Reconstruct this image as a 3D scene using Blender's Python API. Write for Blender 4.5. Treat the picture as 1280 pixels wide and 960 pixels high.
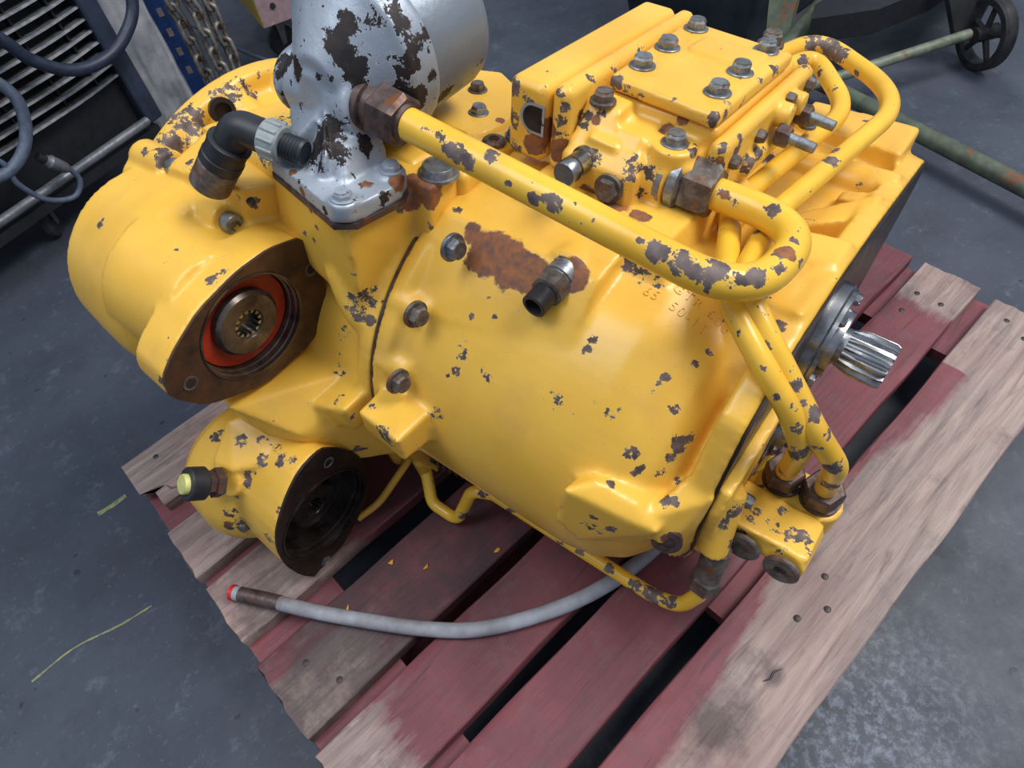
import bpy, bmesh, math, random
from mathutils import Vector, Matrix, noise
import numpy as np

D = bpy.data
for o in list(D.objects): D.objects.remove(o)
COL = bpy.context.scene.collection
SC = bpy.context.scene
PI = math.pi
random.seed(7)

# ------------------------------------------------------------------ camera
PH = 0.13                                   # height of the pallet top over the floor
CAMR = ((0.719102, -0.685669, -0.112918), (-0.600675, -0.531626, -0.597129), (0.349403, 0.497224, -0.794158))
CAMC = (0.15100, -1.19358, 0.89370)
cd = D.cameras.new('camera'); cam = D.objects.new('camera', cd); COL.objects.link(cam)
cd.sensor_width = 36.0; cd.lens = 36.0 * 852.335 / 1280.0; cd.clip_start = 0.02; cd.clip_end = 60
r_, u_, b_ = Vector(CAMR[0]), -Vector(CAMR[1]), -Vector(CAMR[2])
M = Matrix((r_, u_, b_)).transposed().to_4x4()
M.translation = Vector(CAMC) + Vector((0, 0, PH))
cam.matrix_world = M
SC.camera = cam

# ------------------------------------------------------------------ light
w = D.worlds.new('world'); SC.world = w; w.use_nodes = True
bg = w.node_tree.nodes['Background']
bg.inputs[0].default_value = (0.62, 0.72, 0.9, 1); bg.inputs[1].default_value = 0.37

def area(name, loc, target, sx, sy, power, color):
    l = D.lights.new(name, 'AREA'); l.shape = 'RECTANGLE'; l.size = sx; l.size_y = sy
    l.energy = power; l.color = color
    o = D.objects.new(name, l); COL.objects.link(o); o.location = loc
    o.rotation_euler = (Vector(target) - Vector(loc)).to_track_quat('-Z', 'Y').to_euler()
    return o
area('roof_light', (2.2, -2.2, 3.6), (0.6, -0.6, 0.2), 2.2, 1.2, 100, (1.0, 0.97, 0.93))
area('roof_light', (-0.6, -0.2, 3.6), (0.6, -0.6, 0.2), 1.2, 2.2, 38, (0.9, 0.95, 1.0))
SC.view_settings.view_transform = 'Standard'; SC.view_settings.look = 'None'
SC.view_settings.gamma = 1.0; SC.view_settings.exposure = 0.5
SC.view_settings.use_curve_mapping = False

# ------------------------------------------------------------------ materials
def lin(c):
    return tuple(((v/255.)/12.92 if v/255. <= .04045 else ((v/255.+.055)/1.055)**2.4) for v in c) + (1,)

class NT:
    def __init__(s, name):
        s.m = D.materials.new(name); s.m.use_nodes = True; s.t = s.m.node_tree
        s.b = s.t.nodes['Principled BSDF']
    def n(s, typ, **k):
        x = s.t.nodes.new(typ)
        for a, v in k.items(): setattr(x, a, v)
        return x
    def l(s, a, b): s.t.links.new(a, b)
    def val(s, sock, v):
        if isinstance(v, (int, float)): sock.default_value = v
        elif isinstance(v, tuple): sock.default_value = v
        else: s.l(v, sock)
    def noise(s, scale, detail=4, rough=.55, vec=None, dist=0):
        x = s.n('ShaderNodeTexNoise'); x.inputs['Scale'].default_value = scale
        x.inputs['Detail'].default_value = detail; x.inputs['Roughness'].default_value = rough
        x.inputs['Distortion'].default_value = dist
        s.l(vec if vec else s.coord(), x.inputs['Vector']); return x.outputs['Fac']
    def coord(s):
        if not hasattr(s, '_c'): s._c = s.n('ShaderNodeTexCoord').outputs['Object']
        return s._c
    def mapping(s, scale, loc=(0,0,0)):
        x = s.n('ShaderNodeMapping'); x.inputs['Scale'].default_value = scale
        x.inputs['Location'].default_value = loc
        s.l(s.coord(), x.inputs['Vector']); return x.outputs[0]
    def math(s, op, a, b=0.0, c=0.0):
        x = s.n('ShaderNodeMath', operation=op)
        s.val(x.inputs[0], a); s.val(x.inputs[1], b)
        if op in ('MULTIPLY_ADD',): s.val(x.inputs[2], c)
        return x.outputs[0]
    def ramp(s, v, lo, hi):
        x = s.n('ShaderNodeMapRange'); x.clamp = True
        s.val(x.inputs[0], v); x.inputs[1].default_value = lo; x.inputs[2].default_value = hi
        return x.outputs[0]
    def mix(s, f, a, b):
        x = s.n('ShaderNodeMix', data_type='RGBA')
        s.val(x.inputs[0], f); s.val(x.inputs[6], a); s.val(x.inputs[7], b); return x.outputs[2]
    def attr(s, name):
        x = s.n('ShaderNodeAttribute'); x.attribute_name = name; return x.outputs['Fac']
    def bump(s, h, strength=.3, dist=.002):
        x = s.n('ShaderNodeBump'); x.inputs['Strength'].default_value = strength
        x.inputs['Distance'].default_value = dist
        s.l(h, x.inputs['Height']); s.l(x.outputs[0], s.b.inputs['Normal'])

def paint(name, c1, c2, chip=0.0, edge=0.0, metal=(112, 96, 92), metal2=(68, 56, 54), speck=.745, rough=.33, dust=.32, bump=.25, rimc=(236, 206, 130)):
    t = NT(name)
    big = t.noise(9, 3); col = t.mix(t.ramp(big, .35, .65), lin(c1), lin(c2))
    dm = t.ramp(t.noise(14, 8, .7), .52, .72)
    col = t.mix(t.math('MULTIPLY', dm, dust), col, lin((196, 150, 90)))
    dn = t.ramp(t.noise(240, 4, .7), .66, .72)
    col = t.mix(t.math('MULTIPLY', dn, .35), col, lin((120, 85, 40)))
    wr = t.attr('wear')
    n1 = t.math('MULTIPLY_ADD', t.noise(46, 4, .6), .45, t.math('MULTIPLY', t.noise(120, 8, .72), .9)); n1 = t.math('SUBTRACT', n1, .175)
    m = t.math('ADD', t.math('MULTIPLY_ADD', wr, .27, n1), chip)
    if edge:
        ge = t.n('ShaderNodeNewGeometry').outputs['Pointiness']
        m = t.math('MULTIPLY_ADD', t.ramp(ge, .52, .60), edge, m)
    mask = t.ramp(m, .70, .712); rim = t.ramp(m, .675, .70)
    n2 = t.math('MULTIPLY_ADD', wr, .08, t.noise(130, 6, .6))
    sp = t.ramp(n2, speck, speck + .012)
    area_ = t.ramp(t.noise(6, 2), .5, .6)
    mask = t.math('MAXIMUM', mask, t.math('MULTIPLY', sp, area_))
    mc = t.mix(t.ramp(t.noise(60, 6), .4, .65), lin(metal), lin(metal2))
    ru = t.attr('rust'); rc = t.mix(t.ramp(t.noise(120, 6), .35, .65), lin((150, 92, 45)), lin((104, 70, 58)))
    rm = t.ramp(t.math('MULTIPLY_ADD', ru, .5, t.noise(30, 8, .7)), .72, .8)
    mc2 = t.mix(rm, mc, rc)
    full = t.math('MAXIMUM', mask, rm)
    col = t.mix(t.math('MULTIPLY', rim, .55), col, lin(rimc))
    t.l(t.mix(full, col, mc2), t.b.inputs['Base Color'])
    rr = t.n('ShaderNodeMix', data_type='FLOAT'); t.l(full, rr.inputs[0]); rr.inputs[2].default_value = rough; rr.inputs[3].default_value = .62
    t.l(rr.outputs[0], t.b.inputs['Roughness'])
    h = t.math('MULTIPLY_ADD', full, -1.0, t.math('MULTIPLY', t.noise(160, 3), .35))
    h = t.math('MULTIPLY_ADD', t.noise(26, 2), .8, h)
    t.bump(h, bump, .0016)
    return t.m

def metal(name, c1, c2, scale=60, rough=.45, met=.7, rust=0.0, bump=.2):
    t = NT(name)
    col = t.mix(t.ramp(t.noise(scale, 7, .65), .4, .62), lin(c1), lin(c2))
    if rust: col = t.mix(t.ramp(t.noise(scale*.7, 8, .7), .62-rust, .7-rust), col, lin((122, 74, 44)))
    t.l(col, t.b.inputs['Base Color']); t.b.inputs['Metallic'].default_value = met
    t.l(t.ramp(t.math('MULTIPLY_ADD', t.noise(scale*2, 4), .4, rough-.2), 0, 1), t.b.inputs['Roughness'])
    t.bump(t.noise(scale*3, 4), bump, .0008)
    return t.m

def plain(name, c, rough=.5, met=0, bump=0, scale=60, c2=None):
    t = NT(name); t.b.inputs['Roughness'].default_value = rough; t.b.inputs['Metallic'].default_value = met
    t.l(t.mix(t.ramp(t.noise(scale, 5), .35, .68), lin(c), lin(c2 or tuple(v*.8 for v in c))), t.b.inputs['Base Color'])
    if bump: t.bump(t.noise(scale, 4), bump, .001)
    return t.m

Y1, Y2 = (236, 186, 74), (226, 175, 62)
YEL = paint('yellow_enamel', Y1, Y2, chip=.0, edge=.10)
YEL_W = paint('yellow_enamel_worn', Y1, (224, 170, 60), chip=.02, speck=.69, edge=.2)
YEL_P = paint('yellow_pipe_enamel', (238, 190, 62), (224, 172, 48), chip=.035, rough=.3, bump=.15)
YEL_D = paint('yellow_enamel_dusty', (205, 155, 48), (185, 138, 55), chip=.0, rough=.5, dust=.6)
ALU = paint('cast_aluminium', (172, 180, 190), (140, 150, 162), chip=.075, edge=.0, metal=(52, 44, 43), metal2=(34, 31, 33), speck=.67, rough=.42, dust=0, bump=.6, rimc=(205, 212, 220))
CAN = paint('grey_painted_steel', (132, 142, 152), (122, 131, 142), chip=-.02, metal=(60, 50, 48), metal2=(40, 36, 36), speck=.8, rough=.4, dust=0, bump=.6, rimc=(132, 142, 152))
for M_ in (ALU, CAN):
    M_.node_tree.nodes['Principled BSDF'].inputs['Metallic'].default_value = .35
ZINC = metal('zinc_bolt', (150, 156, 162), (110, 112, 114), 90, .42, .75, rust=.02)
DULL = metal('dull_bolt', (120, 112, 106), (86, 76, 70), 90, .55, .5, rust=.07)
BRONZE = metal('rusty_union', (104, 88, 84), (72, 58, 56), 70, .5, .6, rust=.06)
STEEL = metal('machined_steel', (170, 172, 175), (120, 122, 126), 40, .3, 1.0, bump=.05)
DSTEEL = metal('oily_dark_steel', (112, 102, 96), (66, 58, 55), 30, .3, .75, bump=.1)
BROWN = metal('oily_machined_face', (94, 66, 46), (60, 44, 36), 28, .45, .35, bump=.15)
BLACKF = metal('dark_machined_face', (58, 44, 38), (34, 28, 27), 28, .4, .45, bump=.12)
OILBLK = metal('oil_black_bore', (70, 64, 60), (34, 30, 29), 30, .22, .5, bump=.05)
REDSEAL = plain('red_seal', (176, 52, 28), .4)
BLKP = plain('black_plastic', (40, 41, 46), .45, c2=(28, 29, 33))
GREYP = plain('grey_plastic', (150, 158, 160), .5)
CAPY = plain('pale_yellow_cap', (214, 212, 130), .45)
RUBBER = plain('dark_rubber', (38, 44, 54), .5, c2=(28, 32, 40))
GHOSE = plain('grey_dusty_hose', (172, 176, 184), .6, c2=(104, 98, 100), bump=.3, scale=13)
REDCAP = plain('red_cap', (205, 30, 40), .4)
GRIM = plain('dark_greasy_coil', (60, 44, 34), .5)

# ------------------------------------------------------------------ mesh helpers
def new_bm(): return bmesh.new()
def frame(axis):
    a = Vector(axis).normalized()
    t = Vector((0, 0, 1)) if abs(a.z) < .9 else Vector((1, 0, 0))
    x = a.cross(t).normalized(); y = a.cross(x).normalized()
    return x, y, a
def hull(bm, pts):
    vs = [bm.verts.new(Vector(p)) for p in pts]
    r = bmesh.ops.convex_hull(bm, input=vs)
    dead = [g for g in r['geom_interior'] if isinstance(g, bmesh.types.BMVert)]
    if dead: bmesh.ops.delete(bm, geom=dead, context='VERTS')
def box(bm, x0, x1, y0, y1, z0, z1):
    hull(bm, [(x, y, z) for x in (x0, x1) for y in (y0, y1) for z in (z0, z1)])
def cbox(bm, x0, x1, y0, y1, z0, z1, c=.003):
    """box with chamfered edges"""
    P = []
    for x, sx in ((x0, 1), (x1, -1)):
        for y, sy in ((y0, 1), (y1, -1)):
            for z, sz in ((z0, 1), (z1, -1)):
                P += [(x+sx*c, y+sy*c, z), (x+sx*c, y, z+sz*c), (x, y+sy*c, z+sz*c)]
    hull(bm, P)
def lathe(bm, p, axis, prof, n=32, a0=0.0, close=True):
    """profile of (distance along axis, radius); radius 0 closes. With `close` flat ends get capped."""
    x, y, a = frame(axis); p = Vector(p); rings = []
    for (d, r) in prof:
        c = p + a*d
        if r <= 1e-6: rings.append([bm.verts.new(c)])
        else: rings.append([bm.verts.new(c + (x*math.cos(a0+2*PI*k/n) + y*math.sin(a0+2*PI*k/n))*r) for k in range(n)])
    for A, B_ in zip(rings, rings[1:]):
        for k in range(n):
            k2 = (k+1) % n
            if len(A) == 1 and len(B_) == 1: continue
            if len(A) == 1: bm.faces.new((A[0], B_[k], B_[k2]))
            elif len(B_) == 1: bm.faces.new((A[k], B_[0], A[k2]))
            else: bm.faces.new((A[k], B_[k], B_[k2], A[k2]))
    if close:
        for R_ in (rings[0], rings[-1]):
            if len(R_) > 2: bm.faces.new(R_)
def cyl(bm, p0, p1, r0, r1=None, n=24, c=0.0, a0=0.0):
    p0, p1 = Vector(p0), Vector(p1); L = (p1-p0).length; r1 = r0 if r1 is None else r1
    prof = [(0, r0), (L, r1)] if not c else [(0, r0-c), (c, r0), (L-c, r1), (L, r1-c)]
    lathe(bm, p0, p1-p0, prof, n, a0)
def ring(bm, p, axis, prof, n=48):
    """closed profile loop of (d, r): a solid ring"""
    x, y, a = frame(axis); p = Vector(p)
    R_ = [[bm.verts.new(p + a*d + (x*math.cos(2*PI*k/n) + y*math.sin(2*PI*k/n))*r) for k in range(n)] for d, r in prof]
    m = len(R_)
    for i in range(m):
        A, B_ = R_[i], R_[(i+1) % m]
        for k in range(n): bm.faces.new((A[k], B_[k], B_[(k+1) % n], A[(k+1) % n]))
def resample(poly, n, c):
    """radial resample of a star-shaped outline about c"""
    out = []
    P = [Vector(q) - Vector(c) for q in poly]
    for k in range(n):
        d = Vector((math.cos(2*PI*k/n), math.sin(2*PI*k/n))); best = None
        for i in range(len(P)):
            a, b = P[i], P[(i+1) % len(P)]; e = b-a
            den = d.x*e.y - d.y*e.x
            if abs(den) < 1e-12: continue
            t = (a.x*e.y - a.y*e.x)/den; s = (a.x*d.y - a.y*d.x)/den
            if t > 0 and -1e-6 <= s <= 1+1e-6: best = t if best is None else max(best, t)
        out.append(best or .01)
    return out
def roundpoly(poly, it=2, q=.25):
    P = [Vector(p) for p in poly]
    for _ in range(it):
        P = [v for i in range(len(P)) for v in (P[i].lerp(P[(i+1) % len(P)], q), P[i].lerp(P[(i+1) % len(P)], 1-q))]
    return P
def holed(bm, poly, c, rin, x0, x1, n=96, poly0=None):
    """outline in (y,z) with round hole, from x0 to x1 : closed solid ring"""
    ro = resample(poly, n, c); ro0 = resample(poly0, n, c) if poly0 else ro
    L = []
    for x, R_ in ((x0, ro0), (x1, ro), (x1, [rin]*n), (x0, [rin]*n)):
        L.append([bm.verts.new((x, c[0] + R_[k]*math.cos(2*PI*k/n), c[1] + R_[k]*math.sin(2*PI*k/n))) for k in range(n)])
    for i in range(4):
        A, B_ = L[i], L[(i+1) % 4]
        for k in range(n): bm.faces.new((A[k], B_[k], B_[(k+1) % n], A[(k+1) % n]))
def prism(bm, poly, x0, x1):
    """solid outline in (y,z)"""
    A = [bm.verts.new((x0, p[0], p[1])) for p in poly]; B_ = [bm.verts.new((x1, p[0], p[1])) for p in poly]
    n = len(poly)
    for k in range(n): bm.faces.new((A[k], B_[k], B_[(k+1) % n], A[(k+1) % n]))
    bm.faces.new(A); bm.faces.new(B_)
def bend(pts, rads, seg=10):
    """polyline with arc corners"""
    P = [Vector(p) for p in pts]; out = [P[0]]
    for i in range(1, len(P)-1):
        a = (P[i-1]-P[i]).normalized(); b = (P[i+1]-P[i]).normalized(); r = rads[i-1]
        ang = a.angle(b); t = min(r/math.tan(ang/2), .49*(P[i-1]-P[i]).length if i > 1 else 9, .98*(P[i+1]-P[i]).length)
        s, e = P[i]+a*t, P[i]+b*t
        for k in range(seg+1):
            u = k/seg; out.append(s*(1-u)**2 + P[i]*2*u*(1-u)*.86 + P[i]*2*u*(1-u)*.14 + e*u*u)
    out.append(P[-1]); return out
def catmull(pts, seg=10):
    P = [Vector(p) for p in pts]; P = [P[0]*2-P[1]] + P + [P[-1]*2-P[-2]]; out = []
    for i in range(1, len(P)-2):
        for k in range(seg):
            t = k/seg; a, b, c, d = P[i-1:i+3]
            out.append(.5*((2*b) + (c-a)*t + (2*a-5*b+4*c-d)*t*t + (3*b-a-3*c+d)*t**3))
    out.append(P[-2]); return out
def tube(bm, path, r, n=20, cap=True, closed=False):
    P = [Vector(p) for p in path]; N = len(P); rings = []
    T = (P[1]-P[0]).normalized(); x = frame(T)[0]
    for i in range(N):
        t = (P[(i+1) % N]-P[i-1] if (closed or 0 < i < N-1) else (P[1]-P[0] if i == 0 else P[-1]-P[-2])).normalized()
        x = (x - t*x.dot(t)).normalized(); y = t.cross(x)
        rr = r(i/(N-1)) if callable(r) else r
        rings.append([bm.verts.new(P[i] + (x*math.cos(2*PI*k/n) + y*math.sin(2*PI*k/n))*rr) for k in range(n)])
    for i in range(N if closed else N-1):
        A, B_ = rings[i], rings[(i+1) % N]
        for k in range(n): bm.faces.new((A[k], A[(k+1) % n], B_[(k+1) % n], B_[k]))
    if cap and not closed: bm.faces.new(rings[0][::-1]); bm.faces.new(rings[-1])
def dense(path, step=.004):
    out = [path[0]]
    for a, b in zip(path, path[1:]):
        n = max(1, int((b-a).length/step))
        out += [a.lerp(b, (k+1)/n) for k in range(n)]
    return out
def xf(bm, M): bmesh.ops.transform(bm, matrix=M, verts=bm.verts)

def obj(name, bm, mat, parent=None, smooth=35, off=None):
    """link the bmesh as one mesh object; smooth = crease angle in degrees"""
    bmesh.ops.recalc_face_normals(bm, faces=bm.faces)
    if off is not None: bmesh.ops.translate(bm, verts=bm.verts, vec=-Vector(off))
    me = D.meshes.new(name); 
    if smooth:
        for f in bm.faces: f.smooth = True
        ca = math.radians(smooth)
        for e in bm.edges:
            if len(e.link_faces) == 2 and e.calc_face_angle(0) > ca: e.smooth = False
    bm.to_mesh(me); bm.free()
    me.materials.append(mat)
    o = D.objects.new(name, me); COL.objects.link(o)
    if parent: o.parent = parent
    return o
def empty(name, loc, label=None, cat=None, group=None, rot=None):
    o = D.objects.new(name, None); COL.objects.link(o); o.location = loc; o.empty_display_size = .05
    if rot: o.rotation_euler = rot
    if label: o['label'] = label; o['category'] = cat
    if group: o['group'] = group
    return o
def tag(o, label, cat, group=None):
    o['label'] = label; o['category'] = cat
    if group: o['group'] = group
    return o

# ------------------------------------------------------------------ gearbox frame
GW = Matrix(((0.163102, 0.972828, 0.164325), (-0.984369, 0.171677, -0.039308), (-0.066451, -0.155345, 0.985623)))                          # gearbox axes in the world: x along the shafts, y away, z up
GB = Vector((0.75, 0.33, 0.13))            # base point of the gearbox in its own frame
root = empty('gearbox', GW @ GB + Vector((0, 0, PH)), 'chipped yellow hydraulic gearbox with grey oil filter lying on the red pallet', 'gearbox')
root.rotation_euler = GW.to_euler()

def spots(o, wear=(), rust=()):
    """paint loss and rust stains at given places of the surface (gearbox frame: x, y, z, radius, amount)"""
    me = o.data; n = len(me.vertices); co = np.empty(n*3); me.vertices.foreach_get('co', co)
    co = co.reshape(-1, 3) + np.array(GB)
    for nm, L in (('wear', wear), ('rust', rust)):
        v = np.zeros(n)
        for s in L:
            d = np.linalg.norm(co - np.array(s[:3]), axis=1)/s[3]
            a = s[4] if len(s) > 4 else 1.0
            v = np.maximum(v, a*np.clip(1.6 - 1.2*d, 0, 1))
        at = me.attributes.get(nm) or me.attributes.new(nm, 'FLOAT', 'POINT'); at.data.foreach_set('value', v)

def cast(name, bm, mat, parent=root, voxel=.0035, it=5, wear=(), rust=(), hard=None):
    """weld the overlapping closed shapes into one casting with soft fillets"""
    bmesh.ops.recalc_face_normals(bm, faces=bm.faces)
    me = D.meshes.new('tmp'); bm.to_mesh(me); bm.free()
    o = D.objects.new('tmp', me); COL.objects.link(o)
    m = o.modifiers.new('r', 'REMESH'); m.mode = 'VOXEL'; m.voxel_size = voxel; m.adaptivity = 0
    s = o.modifiers.new('s', 'SMOOTH'); s.factor = .5; s.iterations = it
    dg = bpy.context.evaluated_depsgraph_get(); ev = o.evaluated_get(dg)
    me2 = D.meshes.new_from_object(ev); D.objects.remove(o); D.meshes.remove(me)
    me2.name = name
    n = len(me2.vertices); co = np.empty(n*3); me2.vertices.foreach_get('co', co); co = co.reshape(-1, 3)
    R3 = np.array(GW)                                           # nothing sinks through the pallet
    wz = co @ R3[2]; low = wz < .003
    co[low] += np.outer(.003 - wz[low], R3[2])
    co -= np.array(GB)
    me2.vertices.foreach_set('co', co.ravel()); me2.update()
    me2.polygons.foreach_set('use_smooth', np.ones(len(me2.polygons), dtype=bool))
    me2.materials.clear(); me2.materials.append(mat)
    o = D.objects.new(name, me2); COL.objects.link(o); o.parent = parent
    spots(o, wear, rust)
    return o
def part(name, bm, mat, parent=root, smooth=35, wear=(), rust=()):
    up = Vector(GW[2])
    for v in bm.verts:
        d = .003 - up.dot(v.co)
        if d > 0: v.co += up*d
    o = obj(name, bm, mat, parent, smooth, off=GB)
    if wear or rust: spots(o, wear, rust)
    return o
def bolt(p, axis, r=.0085, h=.007, mat=None, parent=root, washer=True, name='bolt'):
    bm = new_bm(); a = Vector(axis).normalized(); p = Vector(p) - a*.002
    if washer: lathe(bm, p, a, [(0, r*1.35), (.003, r*1.35), (.0035, r*1.3)], 24)
    a0 = random.random()*3
    lathe(bm, p + a*.002, a, [(0, r*1.05), (h-.001, r*1.05), (h+.0015, r*.86)], 6, a0)
    lathe(bm, p + a*.002, a, [(0, r*.8), (h+.0022, r*.8)], 20)
    return part(name, bm, mat or ZINC, parent, 25)
def socket(p, axis, r=.009, h=.008, mat=None, parent=root, name='socket_bolt'):
    bm = new_bm(); a = Vector(axis).normalized()
    lathe(bm, Vector(p)-a*.004, a, [(0, r), (h+.003, r), (h+.004, r*.9), (h+.004, r*.52), (h-.001, r*.5), (h-.001, 0)], 24)
    return part(name, bm, mat or ZINC, parent, 30)
def nut(p, axis, r, h, mat=None, parent=root, name='union_nut', collar=.0):
    bm = new_bm(); a = Vector(axis).normalized()
    lathe(bm, Vector(p), a, [(0, r*.9), (h*.1, r), (h*.85, r), (h, r*.86)], 6, .4)
    if collar: lathe(bm, Vector(p)-a*collar, a, [(0, r*.95), (collar*.45, r*.95), (collar*.5, r*.82), (collar*1.1, r*.82)], 28)
    return part(name, bm, mat or BRONZE, parent, 25)
def ribcage(bm, c, rad, x0, x1, y0, y1): pass

X_, Y_, Z_ = Vector((1, 0, 0)), Vector((0, 1, 0)), Vector((0, 0, 1))
AX = (.34, .35)                            # axis of the main barrel (y, z)
def pol(th, r, x): th = math.radians(th); return (x, AX[0] + r*math.cos(th), AX[1] + r*math.sin(th))

# ------------------------------------------------------------------ rear housing: barrel, dome, flange
c3 = lambda x: (x, AX[0], AX[1])
bm = new_bm()
lathe(bm, c3(.724), X_, [(0, .214), (.018, .214), (.026, .2045), (.2, .2055), (.256, .204), (.29, .196), (.318, .180), (.336, .158), (.347, .13), (.352, .09), (.354, 0)], 96)
# rear flange with its straight machined face
fl = [(.52, .548), (.81, .50), (.825, .42), (.76, .26), (.60, .16), (.42, .14), (.33, .17), (.25, .235), (.205, .31), (.190, .37), (.194, .42), (.203, .47), (.213, .505), (.245, .53), (.30, .548), (.40, .558)]
prism(bm, roundpoly(fl, 1, .12), 1.072, 1.098)
# upper body behind the barrel
hull(bm, [(.80, .34, .512), (1.085, .34, .512), (1.085, .805, .496), (.875, .84, .496), (.80, .80, .496), (.80, .34, .25), (1.085, .34, .25), (1.085, .78, .25), (.88, .78, .25), (.80, .74, .25)])
# rim bosses and ribs running to the flange
def rib(p0, p1, w0, w1, h): 
    (x0, y0, z0), (x1, y1, z1) = p0, p1
    hull(bm, [(x0, y0-w0, z0), (x0, y0+w0, z0), (x1, y1-w1, z1), (x1, y1+w1, z1), (x0, y0-w0*1.3, z0-h), (x0, y0+w0*1.3, z0-h), (x1, y1-w1*1.3, z1-h), (x1, y1+w1*1.3, z1-h)])
rib((.93, .79, .516), (1.074, .770, .528), .035, .045, .09)
cyl(bm, (.90, .665, .490), (1.09, .665, .506), .026)
rib((.95, .47, .497), (1.085, .56, .545), .006, .030, .10)
rib((.985, .415, .548), (1.09, .425, .562), .026, .026, .12)
rib((1.0, .345, .545), (1.09, .345, .558), .012, .030, .10)
rib((1.04, .60, .52), (1.09, .60, .533), .012, .014, .09)
cyl(bm, (.86, .36, .44), (1.08, .36, .46), .10)
# raised shelf along the top of the barrel, sensor boss
hull(bm, [(.735, .245, .552), (.735, .36, .572), (.925, .245, .556), (.925, .36, .582), (.74, .17, .47), (.925, .20, .50), (.74, .36, .45), (.93, .36, .45)])
cyl(bm, (.880, .32, .53), (.886, .246, .543), .030, .023)
hull(bm, [(.80, .30, .585), (.96, .30, .585), (.80, .42, .585), (.96, .42, .585), (.79, .28, .54), (.975, .28, .54), (.79, .42, .5), (.975, .42, .5)])
# bolt bosses on the seam
for th, ex in ((121, .035), (143, .03), (163, .03), (103, .03), (185, .02)):
    p = pol(th, .196, .725); cyl(bm, p, (p[0]+.035+ex*.3, p[1], p[2]), .021, .018)
    q = pol(th, .185, .85)
    hull(bm, [pol(th-4, .205, .73), pol(th+4, .205, .73), pol(th-3, .2, .80), pol(th+3, .2, .80), pol(th, .17, .73), pol(th, .17, .86)])
# mounting foot at the seam
hull(bm, [(.740, .090, .378), (.740, .17, .39), (.806, .083, .384), (.806, .16, .384), (.740, .096, .340), (.806, .090, .342), (.740, .18, .32), (.806, .17, .33)])
hull(bm, [(.742, .17, .25), (.80, .15, .30), (.742, .24, .22), (.80, .22, .25), (.76, .15, .33), (.80, .2, .33)])
# lower ear and corner boss below the dome
hull(bm, [(.984, .116, .424), (.979, .121, .360), (1.004, .129, .336), (1.050, .138, .405), (1.074, .148, .398), (1.06, .17, .33), (.985, .18, .40), (.985, .18, .35), (1.07, .2, .40), (1.07, .2, .35), (.993, .119, .424), (1.005, .14, .432), (1.045, .150, .418)])
hull(bm, [(1.055, .145, .405), (1.076, .158, .365), (1.086, .188, .305), (1.099, .229, .256), (1.099, .222, .342), (1.099, .195, .42), (1.07, .2, .43), (1.05, .24, .30), (1.099, .28, .30), (1.085, .166, .372)])
hull(bm, [(1.06, .195, .36), (1.10, .19, .425), (1.10, .205, .33), (1.06, .26, .40), (1.10, .26, .42), (1.06, .24, .32)])
# underside strip
hull(bm, [(.75, .182, .228), (.985, .190, .225), (.75, .198, .192), (.985, .205, .192), (.75, .26, .17), (.985, .26, .17), (.75, .21, .245), (.985, .21, .25)])
rear = cast('rear_housing', bm, YEL, it=5, wear=[], rust=[])

# machined rear face of the flange
bm = new_bm(); P = []
for x in (.752, .962):
    for t_ in (204, 213, 222, 231): P += [pol(t_, .2075 - (.003 if x > .9 else 0), x), pol(t_, .195, x)]
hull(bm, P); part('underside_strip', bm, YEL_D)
bm = new_bm(); prism(bm, roundpoly([((y-.47)*.99+.47, (z-.36)*.99+.36) for y, z in fl], 1, .12), 1.098, 1.1005)
part('flange_face', bm, BLACKF)
# seam gasket
bm = new_bm(); ring(bm, c3(.719), X_, [(0, .2), (0, .2105), (.005, .2105), (.005, .2)], 96)
part('gasket', bm, BRONZE)

# ------------------------------------------------------------------ middle housing with bell flange
bm = new_bm()
ring(bm, (.335, .31, .30), X_, [(0, .17), (0, .256), (.006, .262), (.026, .262), (.032, .256), (.032, .17)], 128)
lathe(bm, (.345, .31, .31), X_, [(0, .232), (.016, .232), (.03, .222), (.12, .19), (.24, .172), (.38, .178)], 96)
lathe(bm, c3(.66), X_, [(0, .17), (.03, .2), (.04, .212), (.058, .212)], 96)
# rounded channel along the bell rim, bolt pockets
for th in (62, 80, 98, 116, 134):
    t = math.radians(th); y, z = .31+.235*math.cos(t), .30+.235*math.sin(t)
    cyl(bm, (.355, y, z), (.41, y-.01*math.cos(t), z-.02), .022, .018)
# top mass carrying the filter
hull(bm, [(.575, .165, .572), (.71, .14, .572), (.715, .26, .572), (.575, .30, .572), (.56, .17, .47), (.70, .15, .45), (.72, .28, .45), (.54, .32, .42)])
hull(bm, [(.66, .23, .582), (.735, .23, .582), (.735, .30, .582), (.66, .30, .582), (.65, .24, .50), (.74, .22, .50), (.74, .3, .5), (.66, .3, .5)])
hull(bm, [(.40, .20, .545), (.56, .18, .565), (.56, .30, .56), (.42, .36, .54), (.4, .2, .45), (.56, .16, .45), (.56, .3, .45), (.4, .36, .45)])
# ribs down the front
for (a, b, c_, d) in (((.66, .165, .49), (.70, .165, .42), (.685, .158, .45), .018),):
    tube(bm, catmull([a, c_, b], 6), d, 14)
# lower corner flange
hull(bm, [(.56, .03, .335), (.60, .02, .345), (.66, .06, .30), (.70, .14, .27), (.56, .05, .25), (.62, .065, .225), (.66, .10, .20), (.71, .17, .19), (.56, .2, .35), (.7, .2, .35), (.56, .2, .2), (.7, .25, .18)])
hull(bm, [(.66, .088, .330), (.712, .092, .355), (.712, .15, .36), (.66, .14, .345), (.66, .10, .288), (.712, .105, .305), (.66, .18, .30), (.712, .18, .31)])
mid = cast('middle_housing', bm, YEL, it=9, wear=[], rust=[])

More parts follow.
